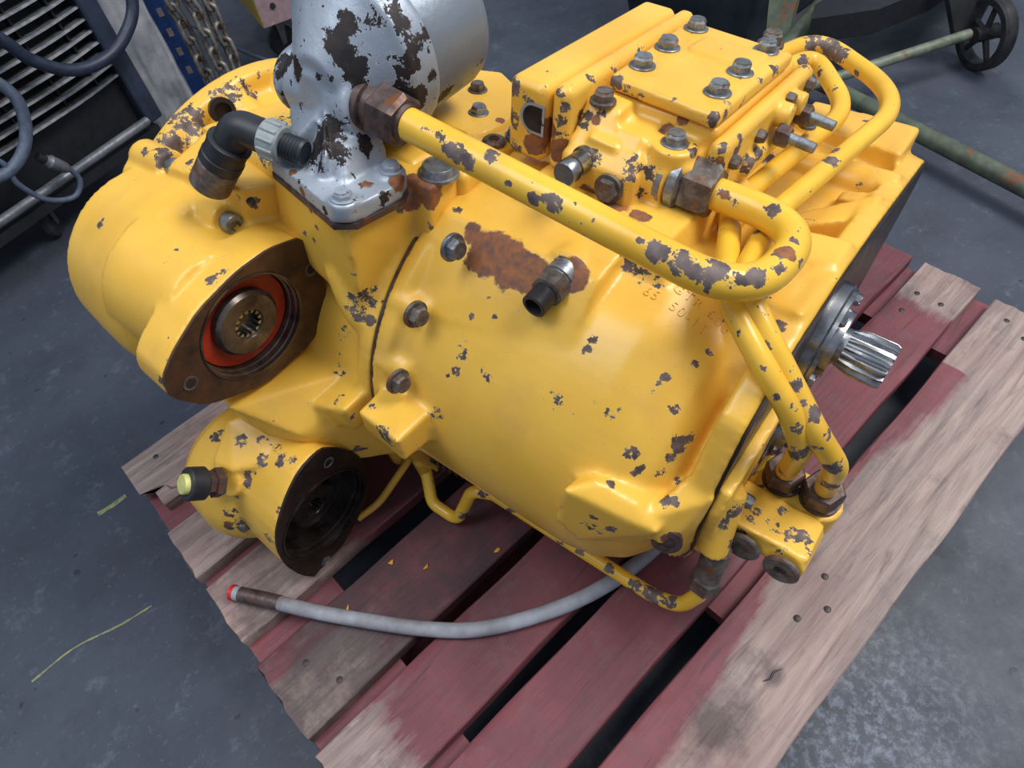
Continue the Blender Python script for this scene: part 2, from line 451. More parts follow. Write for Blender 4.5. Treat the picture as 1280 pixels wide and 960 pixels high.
# hole in the bell flange rim
bm = new_bm(); t = math.radians(105); 
lathe(bm, (.388, .240, .545), (.9, -.3, .3), [(0, .0155), (.010, .0155), (.0105, .010), (.002, .0095), (.002, 0)], 24)
part('bolt_hole', bm, BLACKF)

# ------------------------------------------------------------------ upper pump drum with splined port
UC = (.075, .437)
upoly = [(.174, .455), (.177, .43), (.169, .400), (.142, .363), (.065, .352), (-.005, .380), (-.035, .42), (-.032, .447), (-.012, .468), (.026, .494), (.078, .511), (.118, .515), (.162, .506)]
bm = new_bm()
holed(bm, roundpoly(upoly, 1, .15), UC, .0645, .556, .608, poly0=roundpoly([((y-.075)*.98+.075, (z-.437)*.98+.437) for y, z in upoly], 1, .2))
ring(bm, (.48, *UC), X_, [(-.01, .0645), (-.01, .084), (.05, .078), (.09, .076), (.09, .0645)], 64)
lathe(bm, (.375, .110, .406), X_, [(0, .113), (.05, .119), (.085, .122), (.108, .120), (.122, .112), (.127, .102), (.120, .092), (.104, .084), (.098, .07), (.09, .066)], 80)
# socket-bolt bosses
for (y, z, x1) in ((.128, .508, .529), (.143, .524, .420)):
    cyl(bm, (.36, y, z-.008), (x1, y, z), .021, .019)
hull(bm, [(.49, .105, .50), (.515, .15, .49), (.60, .165, .495), (.61, .14, .50), (.44, .14, .52), (.44, .22, .52), (.60, .21, .5), (.5, .12, .45), (.6, .18, .42)])
hull(bm, [(.43, .13, .535), (.55, .14, .55), (.57, .18, .545), (.42, .20, .55), (.43, .12, .45), (.55, .14, .45), (.57, .2, .45), (.42, .2, .45)])
drum = cast('pump_drum', bm, YEL, it=5, voxel=.003, wear=[])
bm = new_bm(); holed(bm, roundpoly(upoly, 1, .15), UC, .0645, .6075, .6105)
face = part('port_face', bm, BROWN)
for (y, z) in ((.162, .462), (-.010, .421)):
    bm = new_bm(); ring(bm, (.6108, y, z), X_, [(-.0015, .0055), (.0004, .0062), (.0006, .0085), (-.0015, .0085)], 24)
    lathe(bm, (.6106, y, z), X_, [(0, .0058), (.0003, 0)], 20, close=False)
    part('threaded_hole', bm, DULL, face)
    bm = new_bm(); cyl(bm, (.6108, y, z), (.6116, y, z), .0052, n=20); part('hole', bm, OILBLK, face)
def bore(cx, c, R_, depth, seal, hub, name):
    """recessed bore: wall, shoulder, seal disc, hub with internal splines"""
    bm = new_bm()
    ring(bm, (cx, *c), X_, [(.001, R_*.985), (.001, R_*.95), (-.004, R_*.95), (-.005, R_*.925), (-.012, R_*.925), (-.013, R_*.90), (-depth, R_*.90), (-depth, R_*.99)], 72)
    b = part('bore_ring', bm, OILBLK if seal is None else DSTEEL, root, 30); b['label'] = name + ' bore ring'
    bm = new_bm(); lathe(bm, (cx-depth*.85, *c), X_, [(0, 0), (0, R_*.88), (.003, R_*.88), (.003, 0)], 64, close=False)
    part('seal_disc', bm, seal or OILBLK, b)
    bm = new_bm(); lathe(bm, (cx-depth*.85+.001, *c), X_, [(0, 0), (0, hub*.9), (.0035, hub*.9), (.0035, 0)], 40, close=False); part('shaft_bore', bm, OILBLK, b)
    bm = new_bm(); R2 = hub; n = 60; x1 = cx-depth*.85+min(.018, depth*.6)
    prof = [(-.02, R2*1.35), (-.004, R2*1.35), (0, R2*1.22), (0, R2*.62), (-.003, R2*.56), (-.02, R2*.56)]
    ring(bm, (x1, *c), X_, prof, 64)
    part('hub', bm, DSTEEL if seal else OILBLK, b)
    for k in range(13):
        a = 2*PI*k/13; bm = new_bm(); rr0, rr1 = R2*.44, R2*.58; da = .13
        P = []
        for xx in (x1-.02, x1-.002):
            P += [(xx, c[0]+rr1*math.cos(a+s*da*1.3), c[1]+rr1*math.sin(a+s*da*1.3)) for s in (-1, 1)] + [(xx, c[0]+rr0*math.cos(a+s*da*.7), c[1]+rr0*math.sin(a+s*da*.7)) for s in (-1, 1)]
        hull(bm, P); part('spline_tooth', bm, STEEL if seal else DSTEEL, b)
bore(.6105, UC, .065, .026, REDSEAL, .0290, 'upper port with red seal,')

# ------------------------------------------------------------------ lower port housing
LC = (.05, .158)
lpoly = [(.035, .275), (.07, .282), (.094, .258), (.118, .22), (.128, .18), (.125, .13), (.10, .09), (.065, .062), (.035, .036), (.012, .036), (-.012, .08), (-.026, .13), (-.027, .175), (-.018, .21), (.008, .25)]
bm = new_bm()
holed(bm, roundpoly(lpoly, 1, .2), LC, .0705, .575, .678, poly0=roundpoly([((y-.05)*.93+.05, (z-.16)*.93+.16) for y, z in lpoly], 2, .25))
lathe(bm, (.49, .05, .145), X_, [(0, .078), (.02, .094), (.07, .1), (.09, .094), (.11, .08)], 64)
hull(bm, [(.565, -.012, .245), (.60, -.008, .25), (.64, .03, .262), (.56, .03, .285), (.60, .08, .29), (.65, .08, .28), (.55, .0, .15), (.6, .0, .15), (.54, .1, .2), (.6, .1, .2)])
cyl(bm, (.58, .03, .20), (.592, -.016, .232), .028, .022)
low = cast('lower_port_housing', bm, YEL, it=5, voxel=.003, wear=[])
bm = new_bm(); holed(bm, roundpoly(lpoly, 1, .2), LC, .0705, .6775, .681)
face = part('port_face', bm, BLACKF)
for (y, z) in ((.075, .248), (.028, .060)):
    bm = new_bm(); lathe(bm, (.681, y, z), X_, [(-.001, .008), (.0006, .008), (.0006, .0062), (-.0, .006), (-.0, 0)], 24)
    part('threaded_hole', bm, ZINC, face)
bore(.681, LC, .071, .045, None, .027, 'lower oily black')
bolt((.604, -.0228, .148), (.4, -.9, .1), .0075, .006, DULL)
# breather plug with pale yellow cap
a = Vector((-.25, -.74, .55)).normalized(); p = Vector((.592, -.022, .236))
bm = new_bm(); lathe(bm, p, a, [(0, .019), (.01, .019), (.011, .0155), (.022, .0155)], 6)
bp = part('breather_plug', bm, BRONZE, root, 25)
bm = new_bm(); lathe(bm, p+a*.020, a, [(0, .0185), (.002, .0205), (.020, .0205), (.022, .019), (.022, .0135), (.016, .013)], 28)
part('black_cap', bm, BLKP, bp)
bm = new_bm(); lathe(bm, p+a*.036, a, [(0, .0125), (.010, .0125), (.0115, .0115), (.0115, 0)], 24)
q = part('yellow_insert', bm, CAPY, bp); q['label'] = 'pale yellow insert'

# ------------------------------------------------------------------ seam bolts
for p in ((.783, .207, .548), (.772, .160, .488), (.768, .129, .412)):
    bolt(p, (1, -.12, .1), .0108, .0085, ZINC if p[0] > .78 else DULL)
for p in ((.532, .128, .508), (.4235, .143, .524)): socket(p, (1, -.05, .05), .0115, .011)

# ------------------------------------------------------------------ oil filter
FA = Vector((0, 1, .13)).normalized(); FC = Vector((.625, .225, .662))
bm = new_bm()
lathe(bm, FC, FA, [(-.022, .028), (0, .052), (.022, .074), (.028, .0825), (.058, .0825), (.062, .079)], 72)
# ridge rib over the cone, outlet boss, pedestal
hull(bm, [(.612, .198, .668), (.630, .198, .668), (.617, .226, .722), (.633, .226, .722), (.617, .25, .752), (.633, .25, .752), (.60, .27, .66), (.64, .27, .66), (.60, .2, .64), (.64, .2, .64)])
cyl(bm, (.575, .235, .638), (.668, .228, .644), .034, .031, 40, .003)
lathe(bm, (.567, .235, .638), -X_, [(0, .034), (.008, .032), (.016, .024), (.02, 0)], 32)
hull(bm, [(.578, .205, .635), (.655, .195, .635), (.655, .25, .635), (.578, .26, .635), (.592, .182, .588), (.668, .172, .588), (.672, .225, .588), (.595, .25, .588)])
hull(bm, [(.658, .185, .625), (.672, .185, .62), (.672, .235, .62), (.658, .235, .625), (.664, .165, .588), (.688, .165, .588), (.69, .225, .588), (.66, .23, .588)])
hull(bm, [(.632, .19, .63), (.642, .19, .63), (.640, .158, .59), (.650, .158, .59), (.64, .2, .59), (.636, .2, .63)])
for a_, b_2 in (((.60, .165), (.59, .21)), ((.66, .16), (.67, .165)), ((.66, .23), (.672, .222))):
    hull(bm, [(a_[0]-.005, a_[1], .592), (a_[0]+.005, a_[1]+.004, .592), (b_2[0], b_2[1], .62), (.635, .2, .645), (.64, .205, .592)])
cbase = [(.582, .178), (.592, .158), (.70, .136), (.716, .150), (.722, .205), (.712, .222), (.668, .232), (.61, .240), (.59, .226)]
for z0, z1 in ((.576, .594),):
    hull(bm, [(x, y, z) for x, y in cbase for z in (z0, z1)])
for q in ((.703, .150), (.703, .213), (.598, .17)): cyl(bm, (*q, .58), (*q, .598), .014)
hull(bm, [(.60, .20, .64), (.66, .20, .64), (.59, .26, .70), (.67, .26, .70), (.59, .26, .60), (.67, .26, .60)])
fh = cast('filter_head', bm, ALU, it=3, voxel=.0028, wear=[])
for q in ((.703, .150), (.703, .213), (.598, .17)): bolt((*q, .598), (0, 0, 1), .0085, .006, ALU, fh)
bm = new_bm(); hull(bm, [(x+(x-.65)*.03, y+(y-.19)*.03, z) for x, y in cbase for z in (.571, .577)])
part('gasket', bm, BRONZE)
bm = new_bm()
lathe(bm, FC, FA, [(.05, .076), (.064, .0765), (.066, .0775), (.135, .0775), (.143, .0755), (.150, .069), (.154, .055), (.155, 0)], 72)
can = part('filter_canister', bm, CAN, root, 40, wear=[(.67, .30, .60, .03, .9), (.64, .34, .61, .03, .9), (.68, .36, .64, .02, .8)])

# ------------------------------------------------------------------ large return pipe
bm = new_bm()
path = bend([(.70, .2285, .6435), (1.055, .236, .612), (1.062, .372, .604), (.965, .372, .602)], (.062, .066), 14)
tube(bm, dense(path), .0152, 32)
pipe = part('return_pipe', bm, YEL_P, root, 60, wear=[], rust=[])
nut((.680, .2285, .6450), (1, 0, -.09), .0265, .032, BRONZE, pipe, collar=.016)
bm = new_bm(); cyl(bm, (.70, .2285, .6435), (.716, .2287, .6422), .0215, .0165)
part('ferrule', bm, BRONZE, pipe)
nut((.938, .371, .603), (1, 0, 0), .0275, .030, DULL, pipe, collar=.0)
bm = new_bm(); lathe(bm, (.905, .370, .603), X_, [(-.005, .026), (.012, .030), (.018, .030), (.020, .024), (.023, .028), (.031, .028), (.035, .022)], 28)
part('ferrule', bm, ZINC, pipe)

# ------------------------------------------------------------------ valve assembly on top
bm = new_bm()
zt = .667
ring_pts = lambda x0, x1, y0, y1, z0, z1, c: cbox(vb, x0, x1, y0, y1, z0, z1, c)
vb = new_bm(); cbox(vb, .755, .800, .327, .590, .588, zt, .006)
vbx = cast('valve_end_box', vb, YEL_W, it=2, voxel=.003, wear=[(.768, .326, .645, .03, 1.0), (.755, .33, .66, .022, .9), (.76, .33, .60, .02, .9)])
# opening in the front of the box
bm = new_bm()
x0, z0 = .787, .634
L1 = [(x0+.0115*math.cos(a), z0+.0125*math.sin(a)) for a in [PI/2 + PI*k/16 for k in range(17)]] + [(x0+.0105, z0-.0125), (x0+.0105, z0+.0125)]
n = len(L1)
A = [bm.verts.new((x, .3255, z)) for x, z in L1]; B2 = [bm.verts.new((x0+(x-x0)*1.28, .3255, z0+(z-z0)*1.22)) for x, z in L1]; C2 = [bm.verts.new((x, .3269, z)) for x, z in L1]
for k in range(n):
    bm.faces.new((A[k], A[(k+1) % n], B2[(k+1) % n], B2[k])); bm.faces.new((A[k], C2[k], C2[(k+1) % n], A[(k+1) % n]))
part('worn_rim', bm, ALU, vbx)
bm = new_bm(); hull(bm, [(x, y, z) for x, z in L1 for y in (.3252, .335)])
part('dark_opening', bm, OILBLK, vbx)
vb = new_bm(); cbox(vb, .8025, .824, .330, .588, .585, zt+.003, .006)
cast('valve_plate', vb, YEL_W, it=2, voxel=.003, wear=[(.81, .33, .65, .02, .8), (.82, .36, .665, .02, .6), (.81, .33, .60, .025, .9), (.823, .40, .668, .012, .7), (.823, .44, .668, .012, .7)])
# main block
vb = new_bm()
cbox(vb, .82, .948, .388, .585, .58, .652, .004)
cbox(vb, .824, .90, .345, .40, .58, .640, .008)
cbox(vb, .82, .905, .332, .40, .575, .629, .008)
cbox(vb, .86, .945, .352, .40, .61, .629, .006)
cbox(vb, .86, .945, .40, .42, .58, .63, .006)
hull(vb, [(.825, .36, .655), (.862, .36, .652), (.825, .385, .655), (.862, .385, .653), (.825, .335, .62), (.868, .335, .62), (.825, .39, .62), (.868, .39, .62)])
cyl(vb, (.918, .368, .60), (.918, .368, .637), .022)
hull(vb, [(.845, .335, .632), (.875, .335, .63), (.85, .38, .645), (.87, .38, .645), (.84, .34, .60), (.88, .34, .6), (.86, .39, .62)])
cbox(vb, .822, .905, .322, .36, .572, .618, .006)
cbox(vb, .822, .945, .325, .38, .560, .584, .004)
cyl(vb, (.90, .371, .603), (.925, .371, .603), .031)
blk = cast('valve_block', vb, YEL_W, it=3, voxel=.0028, wear=[], rust=[])
# cover plate
vb = new_bm()
hull(vb, [(x, y, z) for x, y, z in [(.832, .392, .668), (.943, .384, .668), (.945, .556, .668), (.826, .563, .668), (.830, .388, .664), (.947, .380, .664), (.949, .560, .664), (.824, .567, .664), (.831, .390, .653), (.946, .382, .653), (.948, .558, .653), (.825, .565, .653)]])
hull(vb, [(x, y, z) for z in (.66, .672) for x, y in ((.868, .53), (.93, .53), (.934, .524), (.934, .488), (.928, .482), (.866, .487), (.862, .492), (.863, .525))])
cvp = cast('cover_plate', vb, YEL_W, it=2, voxel=.0026, wear=[(.835, .392, .664, .014, .8), (.85, .389, .66, .012, .7), (.945, .384, .66, .02, .9), (.948, .43, .66, .014, .8), (.948, .50, .66, .014, .8)])
for p in ((.845, .425), (.843, .480), (.843, .545), (.927, .421), (.925, .476), (.924, .542)):
    bolt((*p, .6685), (0, 0, 1), .0098, .0085, ZINC, cvp)
bolt((.916, .578, .662), (0, 0, 1), .0105, .011, DULL)
bolt((.841, .362, .655), (0, 0, 1), .0095, .0085, DULL, blk); bolt((.918, .368, .637), (0, 0, 1), .0098, .009, ZINC, blk)
# side plate with its row of small screws
vb = new_bm(); cbox(vb, .948, .966, .372, .598, .575, .648, .005)
cyl(vb, (.96, .50, .632), (.981, .50, .632), .0125); cyl(vb, (.96, .535, .632), (.981, .535, .632), .0115)
cbox(vb, .955, .975, .43, .56, .59, .612, .004)
hull(vb, [(.955, .40, .59), (.99, .41, .575), (.955, .45, .59), (.99, .45, .575), (.955, .40, .55), (.99, .41, .55), (.955, .45, .55), (.99, .45, .55)])
spl = cast('side_plate', vb, YEL_W, it=2, voxel=.0028, wear=[(.965, .46, .61, .03, .9), (.967, .39, .60, .02, .8), (.97, .50, .60, .03, .9), (.965, .53, .60, .03, .8), (.966, .42, .64, .014, .5)])
for y, z in ((.395, .625), (.455, .626), (.520, .640), (.58, .634), (.42, .585), (.585, .60)): bolt((.966, y, z), X_, .0068, .006, DULL, spl, washer=False)
for y in (.487, .545):
    st = nut((.975, y, .618), X_, .0115, .014, BRONZE, spl, 'adjuster_nut')
    bm = new_bm(); cyl(bm, (.985, y, .618), (1.016, y, .616), .0058, .0054, 16, .0008); part('stud', bm, ZINC, st)
bolt((.985, .565, .60), (0, 0, 1), .007, .006, ZINC, spl)
# plugs on the front of the block
bm = new_bm(); lathe(bm, (.848, .330, .612), -Y_, [(0, .0135), (.004, .0135), (.005, .0115), (.022, .0118), (.0225, .0102), (.025, .0102), (.0255, .0122), (.036, .0122), (.038, .011), (.038, 0)], 32)
part('pressure_test_plug', bm, STEEL, blk)
bm = new_bm(); lathe(bm, (.882, .322, .598), -Y_, [(0, .0145), (.004, .0145)], 28); lathe(bm, (.882, .322, .598), -Y_, [(.003, .012), (.009, .012), (.010, .0105)], 6)
part('hex_plug', bm, DULL, blk)
# rounded yellow patch plate and flat bolts behind the filter
vb = new_bm()
hull(vb, [(.60, .33, .588), (.70, .33, .588), (.715, .345, .588), (.715, .43, .588), (.64, .47, .588), (.58, .44, .588), (.60, .33, .56), (.72, .32, .56), (.735, .44, .56), (.64, .49, .56), (.56, .44, .56)])
cbox(vb, .66, .745, .27, .40, .53, .580, .005)
cbox(vb, .60, .70, .245, .31, .56, .585, .008)
tc = cast('top_cover', vb, YEL, it=2, voxel=.003, wear=[(.71, .34, .58, .03, .8)], rust=[(.715, .325, .582, .022, 1.1), (.735, .30, .57, .02, 1), (.72, .39, .585, .014, 1.0)])
bolt((.648, .414, .588), (0, 0, 1), .0085, .007, DULL, tc); bolt((.683, .372, .588), (0, 0, 1), .0085, .007, ZINC, tc)
bm = new_bm(); ring(bm, (.728, .342, .580), Z_, [(0, .006), (0, .0125), (.004, .0125), (.006, .010), (.006, .006)], 28); part('washer', bm, DULL, tc)
bolt((.739, .362, .585), (0, 0, 1), .007, .006, ZINC, tc)
bm = new_bm(); lathe(bm, (.723, .258, .580), Z_, [(0, .021), (.003, .021), (.0035, .0185), (.0105, .0165), (.0115, .0155)], 32); part('round_head_bolt', bm, ZINC, tc)

# ------------------------------------------------------------------ pressure sensor on the barrel
a = Vector((0, -1, -.16)).normalized(); p = Vector((.886, .246, .543))
bm = new_bm(); lathe(bm, p-a*.006, a, [(0, .0165), (.014, .0165), (.0145, .0148), (.018, .0148)], 28); sb = part('pressure_sensor', bm, ZINC, root)
sb['label'] = 'threaded pressure sensor with black plug'
bm = new_bm(); lathe(bm, p+a*.010, a, [(0, .0165), (.001, .0175), (.017, .0175), (.018, .0155)], 6); part('hex_body', bm, DULL, sb)
bm = new_bm(); lathe(bm, p+a*.026, a, [(0, .0125), (.022, .0125), (.0225, .0118), (.0225, .009), (.012, .009), (.012, 0)], 28); part('socket', bm, BLKP, sb)

# ------------------------------------------------------------------ electrical connector with grey collar
bm = new_bm(); a = Vector((.032, .023, .057)).normalized(); p = Vector((.535, .125, .565))
lathe(bm, p, a, [(-.01, .021), (.018, .021), (.020, .019), (.022, .019)], 32)
con = part('elbow_connector', bm, DULL, root)
bm = new_bm(); lathe(bm, p+a*.020, a, [(0, .0195), (.001, .0215), (.010, .0215), (.011, .0205), (.024, .0205), (.025, .0215), (.028, .0215), (.029, .0185)], 36)
part('collar', bm, BLKP, con)
e0 = p+a*.047; dirx = Vector((.058, .017, -.010)).normalized()
bm = new_bm(); tube(bm, bend([e0, e0+a*.022, e0+a*.022+dirx*.034], (.016,), 10), .0165, 28)
part('elbow', bm, BLKP, con)
e1 = e0+a*.022+dirx*.030
bm = new_bm(); lathe(bm, e1, dirx, [(0, .0175), (.001, .0185), (.018, .0180), (.020, .016)], 36); 
gcol = part('ribbed_ring', bm, GREYP, con); gcol['label'] = 'grey ribbed ring'
for k in range(12):
    t = 2*PI*k/12; x_, y_, _ = frame(dirx); c_ = e1 + (x_*math.cos(t)+y_*math.sin(t))*.0182; bm = new_bm()
    cyl(bm, c_+dirx*.002, c_+dirx*.018, .0016, n=8); part('ridge', bm, GREYP, gcol)
bm = new_bm(); lathe(bm, e1+dirx*.019, dirx, [(0, .0125)] + [(.002+.0035*k+d, .0125 if d else .011) for k in range(6) for d in (0, .0018)] + [(.024, .011)], 24)
part('threaded_end', bm, RUBBER, con)
bm = new_bm(); lathe(bm, (.575, .135, .547), (.1, -.3, .95), [(0, .0045), (.0035, .0045), (.004, 0)], 12); part('small_hole', bm, OILBLK)

# ------------------------------------------------------------------ twin steel pipes over the right end
bm = new_bm()
pa = bend([(.866, .57, .602), (.878, .72, .590), (.905, .83, .592), (1.050, .735, .585), (1.012, .435, .567), (1.036, .285, .588), (1.079, .265, .560), (1.146, .262, .492), (1.176, .282, .446), (1.183, .325, .355)], (.08, .05, .12, .10, .05, .10, .08, .06), 14)
tube(bm, dense(pa), .0112, 24); pA = part('steel_pipe', bm, YEL_P, root, 60, wear=[]); pA['label'] = 'outer bent steel pipe'
bm = new_bm()
pb = bend([(.900, .57, .602), (.908, .67, .600), (.925, .75, .60), (1.002, .665, .585), (.972, .42, .567), (1.028, .275, .580), (1.080, .248, .552), (1.119, .248, .516), (1.143, .264, .464), (1.141, .320, .355)], (.08, .04, .09, .09, .05, .10, .07, .06), 14)
tube(bm, dense(pb), .0108, 24); pB = part('steel_pipe', bm, YEL_P, root, 60, wear=[]); pB['label'] = 'inner bent steel pipe'
nut((1.181, .318, .372), (.05, .25, -1), .0215, .026, BRONZE, pA); nut((1.140, .314, .374), (.05, .25, -1), .0205, .025, BRONZE, pB)
for q, pp in (((1.183, .326, .348), pA), ((1.142, .323, .350), pB)):
    bm = new_bm(); lathe(bm, q, (0, .25, -1), [(0, .0215), (.012, .0215), (.016, .018), (.022, .018)], 28); part('ferrule', bm, BRONZE, pp)
# low pipe under the housing
bm = new_bm()
pc = bend([(.72, .20, .14), (.752, .176, .096), (.798, .178, .094), (.818, .188, .178), (.845, .200, .180), (1.08, .200, .190), (1.116, .200, .204), (1.128, .205, .245), (1.127, .207, .275)], (.02, .02, .02, .02, .03, .04, .03), 8)
tube(bm, dense(pc), .0088, 20); pC = part('steel_pipe', bm, YEL_P, root, 60, wear=[(1.09, .222, .176, .03, .9), (1.06, .222, .172, .02, .7), (.80, .232, .14, .02, .8), (.88, .212, .178, .012, .8), (1.115, .226, .21, .016, .8)]); pC['label'] = 'thin steel pipe under the housing'
nut((1.127, .207, .258), (-.03, .12, 1), .0172, .024, DULL, pC)
bm = new_bm(); cyl(bm, (1.126, .209, .28), (1.122, .217, .325), .0145, .0145, 24, .001); part('ferrule', bm, DULL, pC)

# ------------------------------------------------------------------ manifold at the lower right corner
bm = new_bm()
hull(bm, [(1.0985, .203, .43), (1.112, .203, .43), (1.0985, .212, .305), (1.112, .212, .305), (1.0985, .33, .44), (1.112, .33, .44), (1.0985, .33, .28), (1.112, .33, .28), (1.0985, .196, .40), (1.112, .196, .40)])
cyl(bm, (1.1185, .212, .322), (1.108, .235, .40), .0155, .0145)
man = cast('manifold_flange', bm, YEL, it=2, voxel=.0028, wear=[(1.11, .22, .42, .018, .9), (1.11, .215, .34, .02, .9), (1.11, .22, .30, .015, .8)])
bm = new_bm()
cbox(bm, 1.112, 1.196, .262, .335, .285, .335, .008)
hull(bm, [(1.112, .235, .352), (1.20, .245, .345), (1.112, .24, .318), (1.20, .25, .312), (1.112, .30, .345), (1.20, .30, .34), (1.112, .3, .3), (1.2, .3, .3)])
for q in (1.141, 1.183): cyl(bm, (q, .24, .325), (q, .30, .32), .020, .022)
cyl(bm, (1.142, .328, .30), (1.142, .326, .340), .0235); cyl(bm, (1.185, .330, .30), (1.185, .328, .338), .0245)
cbox(bm, 1.112, 1.2, .30, .375, .285, .322, .008)
mb_ = cast('manifold_block', bm, YEL, it=3, voxel=.0026, wear=[(1.13, .285, .342, .012, .7), (1.16, .28, .34, .015, .7), (1.12, .25, .335, .02, .8), (1.2, .33, .325, .018, 1.0), (1.14, .235, .335, .02, .8), (1.183, .238, .335, .018, .8)])
for q in (1.141, 1.183):
    bm = new_bm(); lathe(bm, (q, .2355, .3250), -Y_, [(0, .0185), (.003, .0185), (.0045, .0165), (.0045, .007), (.001, .0068), (.001, 0)], 32); part('socket_plug', bm, DULL, mb_)
    bm = new_bm(); cyl(bm, (q, .2345, .325), (q, .2352, .325), .0068, n=6); part('hex_socket', bm, OILBLK, mb_)
for p in ((1.112, .33, .425), (1.112, .25, .375), (1.112, .222, .308)): bolt(p, X_, .0075, .016, ZINC, man, washer=False)
# threaded hole in the corner boss
bm = new_bm(); ring(bm, (1.081, .1625, .370), (.35, -.9, .2), [(-.005, .0085), (.0016, .0085), (.0012, .0150), (-.005, .0150)], 32)
lathe(bm, (1.081, .1625, .370), (.35, -.9, .2), [(0, .0088), (.0003, 0)], 24, close=False); part('threaded_hole', bm, BRONZE, rear)

# ------------------------------------------------------------------ output shafts
def splined(cx, c, r, L, n, x0, tilt=(0, 0)):
    bm = new_bm()
    lathe(bm, (x0, *c), X_, [(0, r*2.5), (.010, r*2.5), (.012, r*2.35), (.016, r*2.35), (.016, r*1.55), (.024, r*1.5), (.024, 0)], 64)
    fl_ = part('bearing_retainer', bm, STEEL, root, 30)
    bm = new_bm(); 
    prof = []
    m = n*4; rings = []
    xs = [(x0+.02, .84, .84), (x0+.03, .84, .84), (x0+.045, .84, 1.0), (x0+L-.004, .84, 1.0), (x0+L, .80, .93)]
    for (xx, ri, ro) in xs:
        R_ = []
        for k in range(m):
            a = 2*PI*k/m; rr = r*(ro if (k % 4) in (0, 1) else ri); R_.append(bm.verts.new((xx, c[0]+rr*math.cos(a), c[1]+rr*math.sin(a))))
        rings.append(R_)
    for A, B_ in zip(rings, rings[1:]):
        for k in range(m): bm.faces.new((A[k], A[(k+1) % m], B_[(k+1) % m], B_[k]))
    bm.faces.new(rings[0]); bm.faces.new(rings[-1])
    sh = part('splined_shaft', bm, STEEL, root, 25)
    for t in (.7, 2.0, 3.5, 5.0):
        p = (x0+.012, c[0]+r*2.05*math.cos(t), c[1]+r*2.05*math.sin(t)); bolt(p, X_, .0068, .007, STEEL, fl_, washer=False)
    return sh
splined(1.1, (.41, .470), .0245, .075, 16, 1.1005)
splined(1.1, (.43, .30), .020, .050, 16, 1.1005)
for p in ((1.10, .40, .40), (1.10, .36, .385), (1.10, .385, .235), (1.10, .41, .215)):
    bm = new_bm(); cyl(bm, p, (p[0]+.022, p[1], p[2]), .0055, n=16, c=.0008); part('stud', bm, STEEL)

# ------------------------------------------------------------------ brackets, spring and fittings under the barrel
bm = new_bm()
hull(bm, [(.70, .155, .23), (.735, .15, .23), (.70, .21, .14), (.745, .20, .14), (.70, .23, .24), (.74, .23, .24), (.73, .22, .13), (.70, .22, .13)])
cyl(bm, (.722, .19, .165), (.722, .20, .115), .012, .010); cyl(bm, (.68, .18, .18), (.68, .19, .13), .014, .012); cyl(bm, (.655, .17, .18), (.655, .175, .15), .012)
cyl(bm, (.79, .27, .19), (.80, .215, .155), .028, .022); hull(bm, [(.75, .21, .21), (.79, .2, .21), (.75, .25, .13), (.79, .26, .13), (.77, .3, .2), (.74, .3, .2)])
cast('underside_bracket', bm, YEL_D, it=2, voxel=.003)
bm = new_bm(); tube(bm, [(.752+.0008*k, .190+.013*math.cos(k*.8)+.0006*k, .205+.013*math.sin(k*.8)-.0009*k) for k in range(70)], .0028, 8); part('spring', bm, GRIM)
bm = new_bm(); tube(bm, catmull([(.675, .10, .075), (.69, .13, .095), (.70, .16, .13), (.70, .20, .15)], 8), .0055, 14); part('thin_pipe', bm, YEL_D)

# ------------------------------------------------------------------ raised casting marks on the dome
def raised(lines):
    """letters standing proud of the casting, laid onto its surface"""
    from mathutils.bvhtree import BVHTree
    bv = BVHTree.FromPolygons([v.co+GB for v in rear.data.vertices], [tuple(p.vertices) for p in rear.data.polygons])
    for txt, (x0, y0) in lines:
        cu = D.curves.new('txt', 'FONT'); cu.body = txt; cu.size = .0135; cu.extrude = .0007; cu.space_character = 1.25; cu.resolution_u = 3
        o = D.objects.new('tmp', cu); COL.objects.link(o); dg = bpy.context.evaluated_depsgraph_get()
        me = D.meshes.new_from_object(o.evaluated_get(dg)); D.objects.remove(o)
        for v in me.vertices:
            x, y = x0+v.co.x, y0+v.co.y
            h = bv.ray_cast(Vector((x, y, .70)), Vector((0, 0, -1)))[0]
            v.co = Vector((x, y, (h.z if h else .53)+v.co.z+.0004)) - GB
        me.materials.clear(); me.materials.append(YEL)
        t = D.objects.new('raised_lettering', me); COL.objects.link(t); t.parent = rear
raised([('TSCY', (.985, .3045)), ('GTR 600', (.979, .287)), ('65  50-11', (.958, .270))])
